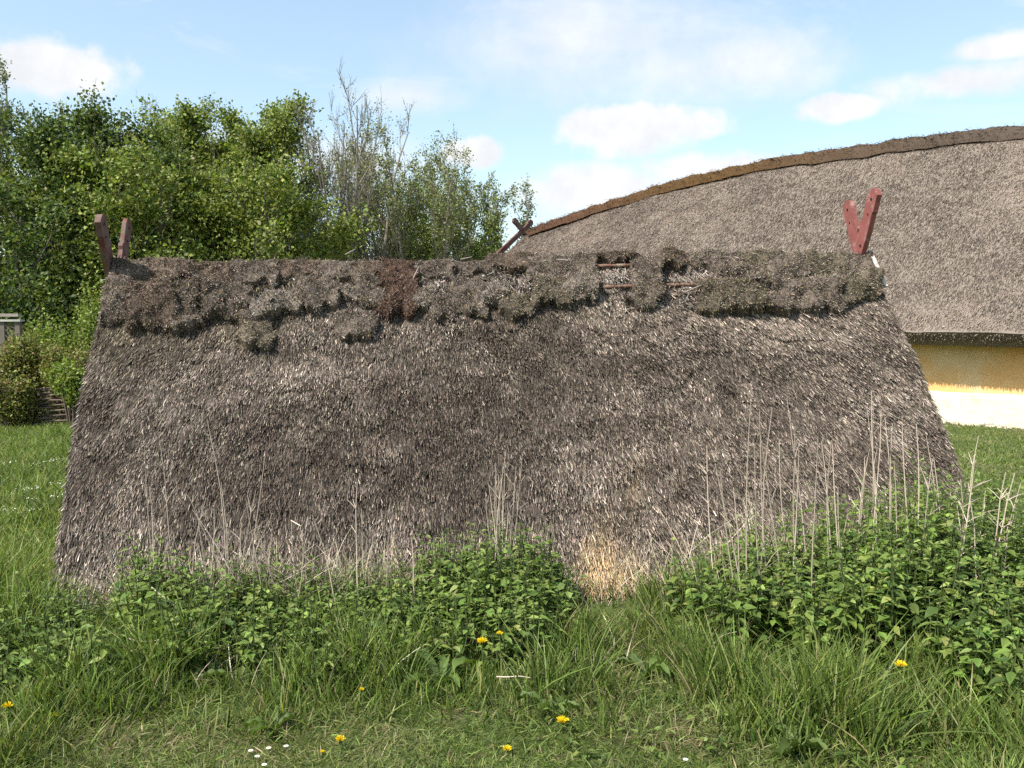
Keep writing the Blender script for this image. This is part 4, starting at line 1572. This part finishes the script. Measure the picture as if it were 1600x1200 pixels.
for px, py, ds, sz, lb in [
        (12, 1104, 3.55, .040, 'yellow dandelion at the far left bottom corner'),
        (84, 1119, 3.55, .034, 'half-open dandelion right of the leftmost one'),
        (532, 1156, 3.35, .036, 'yellow dandelion in mown grass below the left nettles'),
        (504, 1178, 3.30, .018, 'tiny orange dandelion bud in the mown grass'),
        (753, 1003, 3.85, .042, 'yellow dandelion rising before the middle nettles'),
        (781, 990, 3.88, .026, 'small dandelion just above another before the middle nettles'),
        (879, 1127, 3.48, .046, 'wide open dandelion at the bottom middle'),
        (792, 1175, 3.32, .034, 'dandelion facing sideways at the bottom edge, left of middle'),
        (1407, 1040, 3.6, .046, 'yellow dandelion in front of the big nettle bed'),
        (1584, 1171, 3.30, .040, 'yellow dandelion in the bottom right corner'),
        (565, 1078, 3.75, .022, 'dull small dandelion above flattened grass')]:
    dandelion(px, py, ds - .12, sz * .98, lb)


def daisy(px, py, label):
    g = ground(px, py + 14)
    hd = at(px, py, g[1])
    root = empty('daisy', (g[0], g[1], 0))
    tag(root, label, 'daisy', 'daisies in the mown grass')
    z = max(.03, hd[2])
    mb = MB()
    V, F = tube(np.array([[0, 0, 0], [.003, 0, z * .5], [0, 0, z]]), [.0015] * 3, 4)
    mb.add(V, F, (.12, .17, .05))
    mb.build('stem', M['leaf'], root)
    mb = MB()
    k = 16
    a = np.arange(k) * 6.283 / k
    D = unit(np.stack([np.cos(a), np.sin(a), np.full(k, .18)], 1))
    strands(mb, np.tile([0, 0, z], (k, 1)) + D * .002, D, .0075, .0036, (.78, .78, .76), (.8, .8, .8), side=np.stack([-np.sin(a), np.cos(a), 0 * a], 1), segs=1, blunt=True)
    mb.build('petals', M['petal'], root)
    mb = MB()
    V, F = tube(np.array([[0, 0, z - .001], [0, 0, z + .002], [0, 0, z + .004]]), [.003, .0032, .0015], 8)
    mb.add(V, F, (.75, .55, .04))
    mb.build('flower_centre', M['petal'], root)


for px, py, lb in [(392, 1173, 'leftmost of three white daisies in the mown grass'), (420, 1169, 'middle one of three white daisies in a row'),
                   (447, 1166, 'rightmost of three white daisies in the mown grass'), (413, 1195, 'white daisy at the bottom edge below the row of three'),
                   (1071, 1187, 'lone white daisy at the bottom edge right of middle'), (402, 1182, 'white daisy just under the row of three')]:
    daisy(px, py, lb)


# ------------------------------------------------------------------ dry stalks
def stalk_mesh(k):
    """unit-high stalk with a slight bend and, on some, side twigs"""
    mb = MB()
    n = 7
    t = np.linspace(0, 1, n)
    bx, by = rng.normal(0, .07), rng.normal(0, .05)
    pts = np.stack([bx * t ** 2 + .006 * np.sin(t * 9 + k), by * t ** 2, t], 1)
    V, F = tube(pts, np.linspace(.0048, .0016, n), 5)
    c = np.array([.48, .39, .31]) * rng.uniform(.75, 1.2)
    mb.add(V, F, c)
    if k % 3 == 0:
        for j in range(5):
            f = rng.uniform(.55, .98)
            i = int(f * (n - 1))
            a = rng.uniform(0, 6.28)
            L = rng.uniform(.05, .14)
            e = pts[i] + np.array([math.cos(a) * .7, math.sin(a) * .7, .8]) * L
            V, F = tube(np.array([pts[i], (pts[i] + e) / 2 + [0, 0, .004], e]), [.0022, .0018, .0010], 4)
            mb.add(V, F, c)
    return mb.mesh('dry_stalk', M['stalk'])


STALKS = [stalk_mesh(k) for k in range(12)]


def stalk(px, top_y, dist, lean_px, label, group, k=None, thick=1.0):
    """a stalk whose tip shows at (px, top_y), rooted dist metres off; lean_px is how far the foot lies to the side"""
    tip = at(px, top_y, dist)
    foot = np.array([tip[0] + lean_px * dist / F_PX, dist + rng.uniform(-.10, .10), 0])
    v = Vector(tip - foot)
    o = link('dry_stalk', STALKS[rng.integers(len(STALKS)) if k is None else k])
    o.location = foot
    q = v.to_track_quat('Z', 'Y')
    o.rotation_mode = 'QUATERNION'
    o.rotation_quaternion = q
    o.scale = (thick, thick, v.length)
    tag(o, label, 'dry stalk', group)


ONES = ['', 'first', 'second', 'third', 'fourth', 'fifth', 'sixth', 'seventh', 'eighth', 'ninth', 'tenth', 'eleventh', 'twelfth', 'thirteenth', 'fourteenth', 'fifteenth',
        'sixteenth', 'seventeenth', 'eighteenth', 'nineteenth', 'twentieth']


def ordinal(k):
    if k <= 20:
        return ONES[k]
    return {2: 'twenty', 3: 'thirty', 4: 'forty'}[k // 10] + '-' + ONES[k % 10] if k % 10 else {3: 'thirtieth', 4: 'fortieth'}[k // 10]


def stalk_set(spots, drange, phrase, group, kinds=None, thick=1.0):
    spots = sorted(spots)
    for i, (px, ty, ln) in enumerate(spots):
        lab = ('leftmost' if i == 0 else 'rightmost' if i == len(spots) - 1 else ordinal(i + 1) + ' from left') + ' of the ' + phrase
        stalk(px, ty, rng.uniform(*drange), ln, lab, group, None if kinds is None else int(rng.choice(kinds)), thick)


def build_stalks():
    stalk_set([(1151, 615, 25), (1172, 640, 40), (1192, 640, 6), (1187, 680, 50), (1160, 690, 45), (1213, 690, 18), (1233, 665, 12), (1258, 700, -18), (1266, 680, 8), (1274, 690, 40),
               (1278, 700, 55), (1288, 690, 20), (1330, 715, 6), (1340, 700, -6), (1355, 625, 22), (1365, 610, 6), (1369, 640, -8), (1386, 640, -4), (1381, 660, 16), (1402, 655, 4),
               (1434, 660, -14), (1441, 665, 2), (1452, 720, -12), (1470, 680, 3), (1478, 720, 8), (1503, 680, 0), (1485, 760, -12), (1085, 700, 40), (1105, 735, 60), (1128, 720, 42),
               (1245, 620, 22), (1320, 800, -20), (1218, 770, 34), (1144, 770, 30), (1295, 760, 30), (1310, 730, 34), (1420, 720, -16), (1394, 790, -20), (1427, 770, 8)], (4.35, 4.95),
              'thin pale dry stalks in the big nettle bed', 'dry stalks in the big nettle bed')
    stalk_set([(1550, 715, -55), (1580, 740, -60), (1525, 750, -18), (1600, 760, -50), (1565, 770, -45), (1535, 790, 15), (1612, 800, -70), (1510, 800, 24), (1590, 830, -30), (1557, 735, -20)], (4.0, 4.6),
              'branching dry weed stalks at the right edge', 'branching stalks at the right edge', [0, 3, 6, 9], 1.15)
    stalk_set([(772, 735, -4), (778, 700, -10), (785, 745, -6), (790, 760, -12), (799, 720, -22), (804, 748, -26), (816, 735, -30), (826, 720, -40), (781, 790, 0), (795, 800, -12), (767, 770, 4), (810, 790, -10),
               (840, 830, -45), (755, 720, 35)], (4.7, 4.85), 'dry stalks bunched before the hut middle', 'bunch of stalks before the hut middle', None, .85)
    stalk_set([(208, 700, 30), (270, 690, 4), (352, 655, -8), (385, 710, 2), (160, 820, 32), (230, 760, 24), (300, 780, -20), (312, 770, 60), (322, 790, 75), (332, 800, -10), (372, 780, 50),
               (393, 770, -40), (402, 810, 40), (424, 820, -30), (345, 760, 8), (290, 800, 40), (440, 830, 30), (505, 800, 30), (536, 760, 30), (560, 800, 10), (590, 820, 20), (413, 790, -55),
               (365, 840, -20), (357, 820, 35), (460, 850, 20), (478, 840, -15), (615, 850, -10), (640, 840, 14)], (4.55, 4.72),
              'thin dry stalks before the left thatch', 'dry stalks along the left of the hut', None, .85)
    # fallen ones
    for xa, ya, xb, yb, lab in [(236, 918, 324, 980, 'longer of two grey fallen sticks lying in the left nettles'), (248, 926, 306, 982, 'shorter fallen stick beside the longer one in the left nettles'),
                                (198, 998, 262, 1016, 'pale bent straw lying in grass at the left'), (1404, 955, 1382, 1012, 'broken stalk standing askew in the big nettle bed'),
                                (1382, 1014, 1450, 990, 'broken stalk lying across the big nettle bed'), (1510, 1008, 1560, 1028, 'stick lying at the right in the nettle bed'),
                                (775, 1058, 838, 1054, 'straw lying level in the grass below the middle nettles'), (1112, 1012, 1136, 966, 'short straw leaning in grass left of the big nettle bed')]:
        d = ground((xa + xb) / 2, max(ya, yb) + 40)[1]
        a, b = at(xa, ya, d + .05), at(xb, yb, d)
        v = Vector(b - a)
        o = link('fallen_stalk', STALKS[int(rng.choice([1, 2, 4, 5]))])
        o.location = a
        o.rotation_mode = 'QUATERNION'
        o.rotation_quaternion = v.to_track_quat('Z', 'Y')
        o.scale = (.8, .8, v.length)
        tag(o, lab, 'stick')


build_stalks()


def build_straw():
    mb = MB()
    for n, (xa, xb), (ra, rb), (ha, hb) in ((1400, (190, 660), (-.22, -.02), (.15, .5)), (260, (640, 1050), (-.2, -.02), (.12, .4)), (420, (1040, 1600), (-.7, -.05), (.3, .75)), (240, (300, 1500), (-1.3, -.4), (.1, .25))):
        px = rng.uniform(xa, xb, n)
        x = (px - 800) / F_PX * 4.8
        y = hut_base_y(x) + rng.uniform(ra, rb, n)
        P = np.stack([x, y, 0 * x], 1)
        lean = rng.normal(0, .38, (n, 2)) + np.array([0, .12])
        D = unit(np.concatenate([lean, np.ones((n, 1))], 1))
        C = pick(n, [(.46, .38, .27), (.33, .26, .185), (.54, .46, .34)], [3, 2, 2], .2)
        strands(mb, P, D, rng.uniform(ha, hb, n), rng.uniform(.0025, .0045, n), C * .8, C, bend=np.concatenate([rng.normal(0, .3, (n, 2)), -.25 * rng.random((n, 1))], 1), segs=5)
    tag(mb.build('dry_straw', M['stalk']), 'tangle of thin straw-coloured dead grass at the foot of the hut', 'straw', kind='stuff')


build_straw()


def cow_parsley(px, py, dist, label):
    c = at(px, py, dist)
    root = empty('white_flower_plant', (c[0], dist, 0))
    tag(root, label, 'wildflower', 'white wildflowers on the left lawn')
    z = max(.12, c[2])
    st, fl = MB(), MB()
    for k in range(4):
        a = rng.uniform(0, 6.28)
        r = rng.uniform(.02, .14)
        tip = np.array([math.cos(a) * r, math.sin(a) * r, z * rng.uniform(.75, 1.05)])
        V, F = tube(np.array([[0, 0, 0], tip * [.4, .4, .6], tip]), [.004, .003, .002], 4)
        st.add(V, F, (.12, .17, .05))
        m = 9
        P = tip + np.stack([rng.normal(0, .028, m), rng.normal(0, .028, m), rng.normal(0, .006, m)], 1)
        add_leaves(fl, P, .013, [(.78, .78, .70), (.7, .74, .55)], [3, 1], up=2.0, jitter=.05)
    st.build('stem', M['leaf'], root)
    fl.build('flower_head', M['petal'], root)['kind'] = 'stuff'


for px, py, ds, lb in [(42, 757, 7.4, 'white wildflowers on the left lawn nearest the hut'), (72, 772, 7.3, 'white wildflowers close beside the hut verge'), (22, 790, 6.9, 'low white wildflowers on the left lawn'),
                       (3, 722, 8.2, 'white wildflowers at the left picture edge'), (75, 718, 8.8, 'faint white wildflowers farther back on the left lawn'), (98, 745, 7.9, 'small white wildflowers against the hut verge')]:
    cow_parsley(px, py, ds, lb)
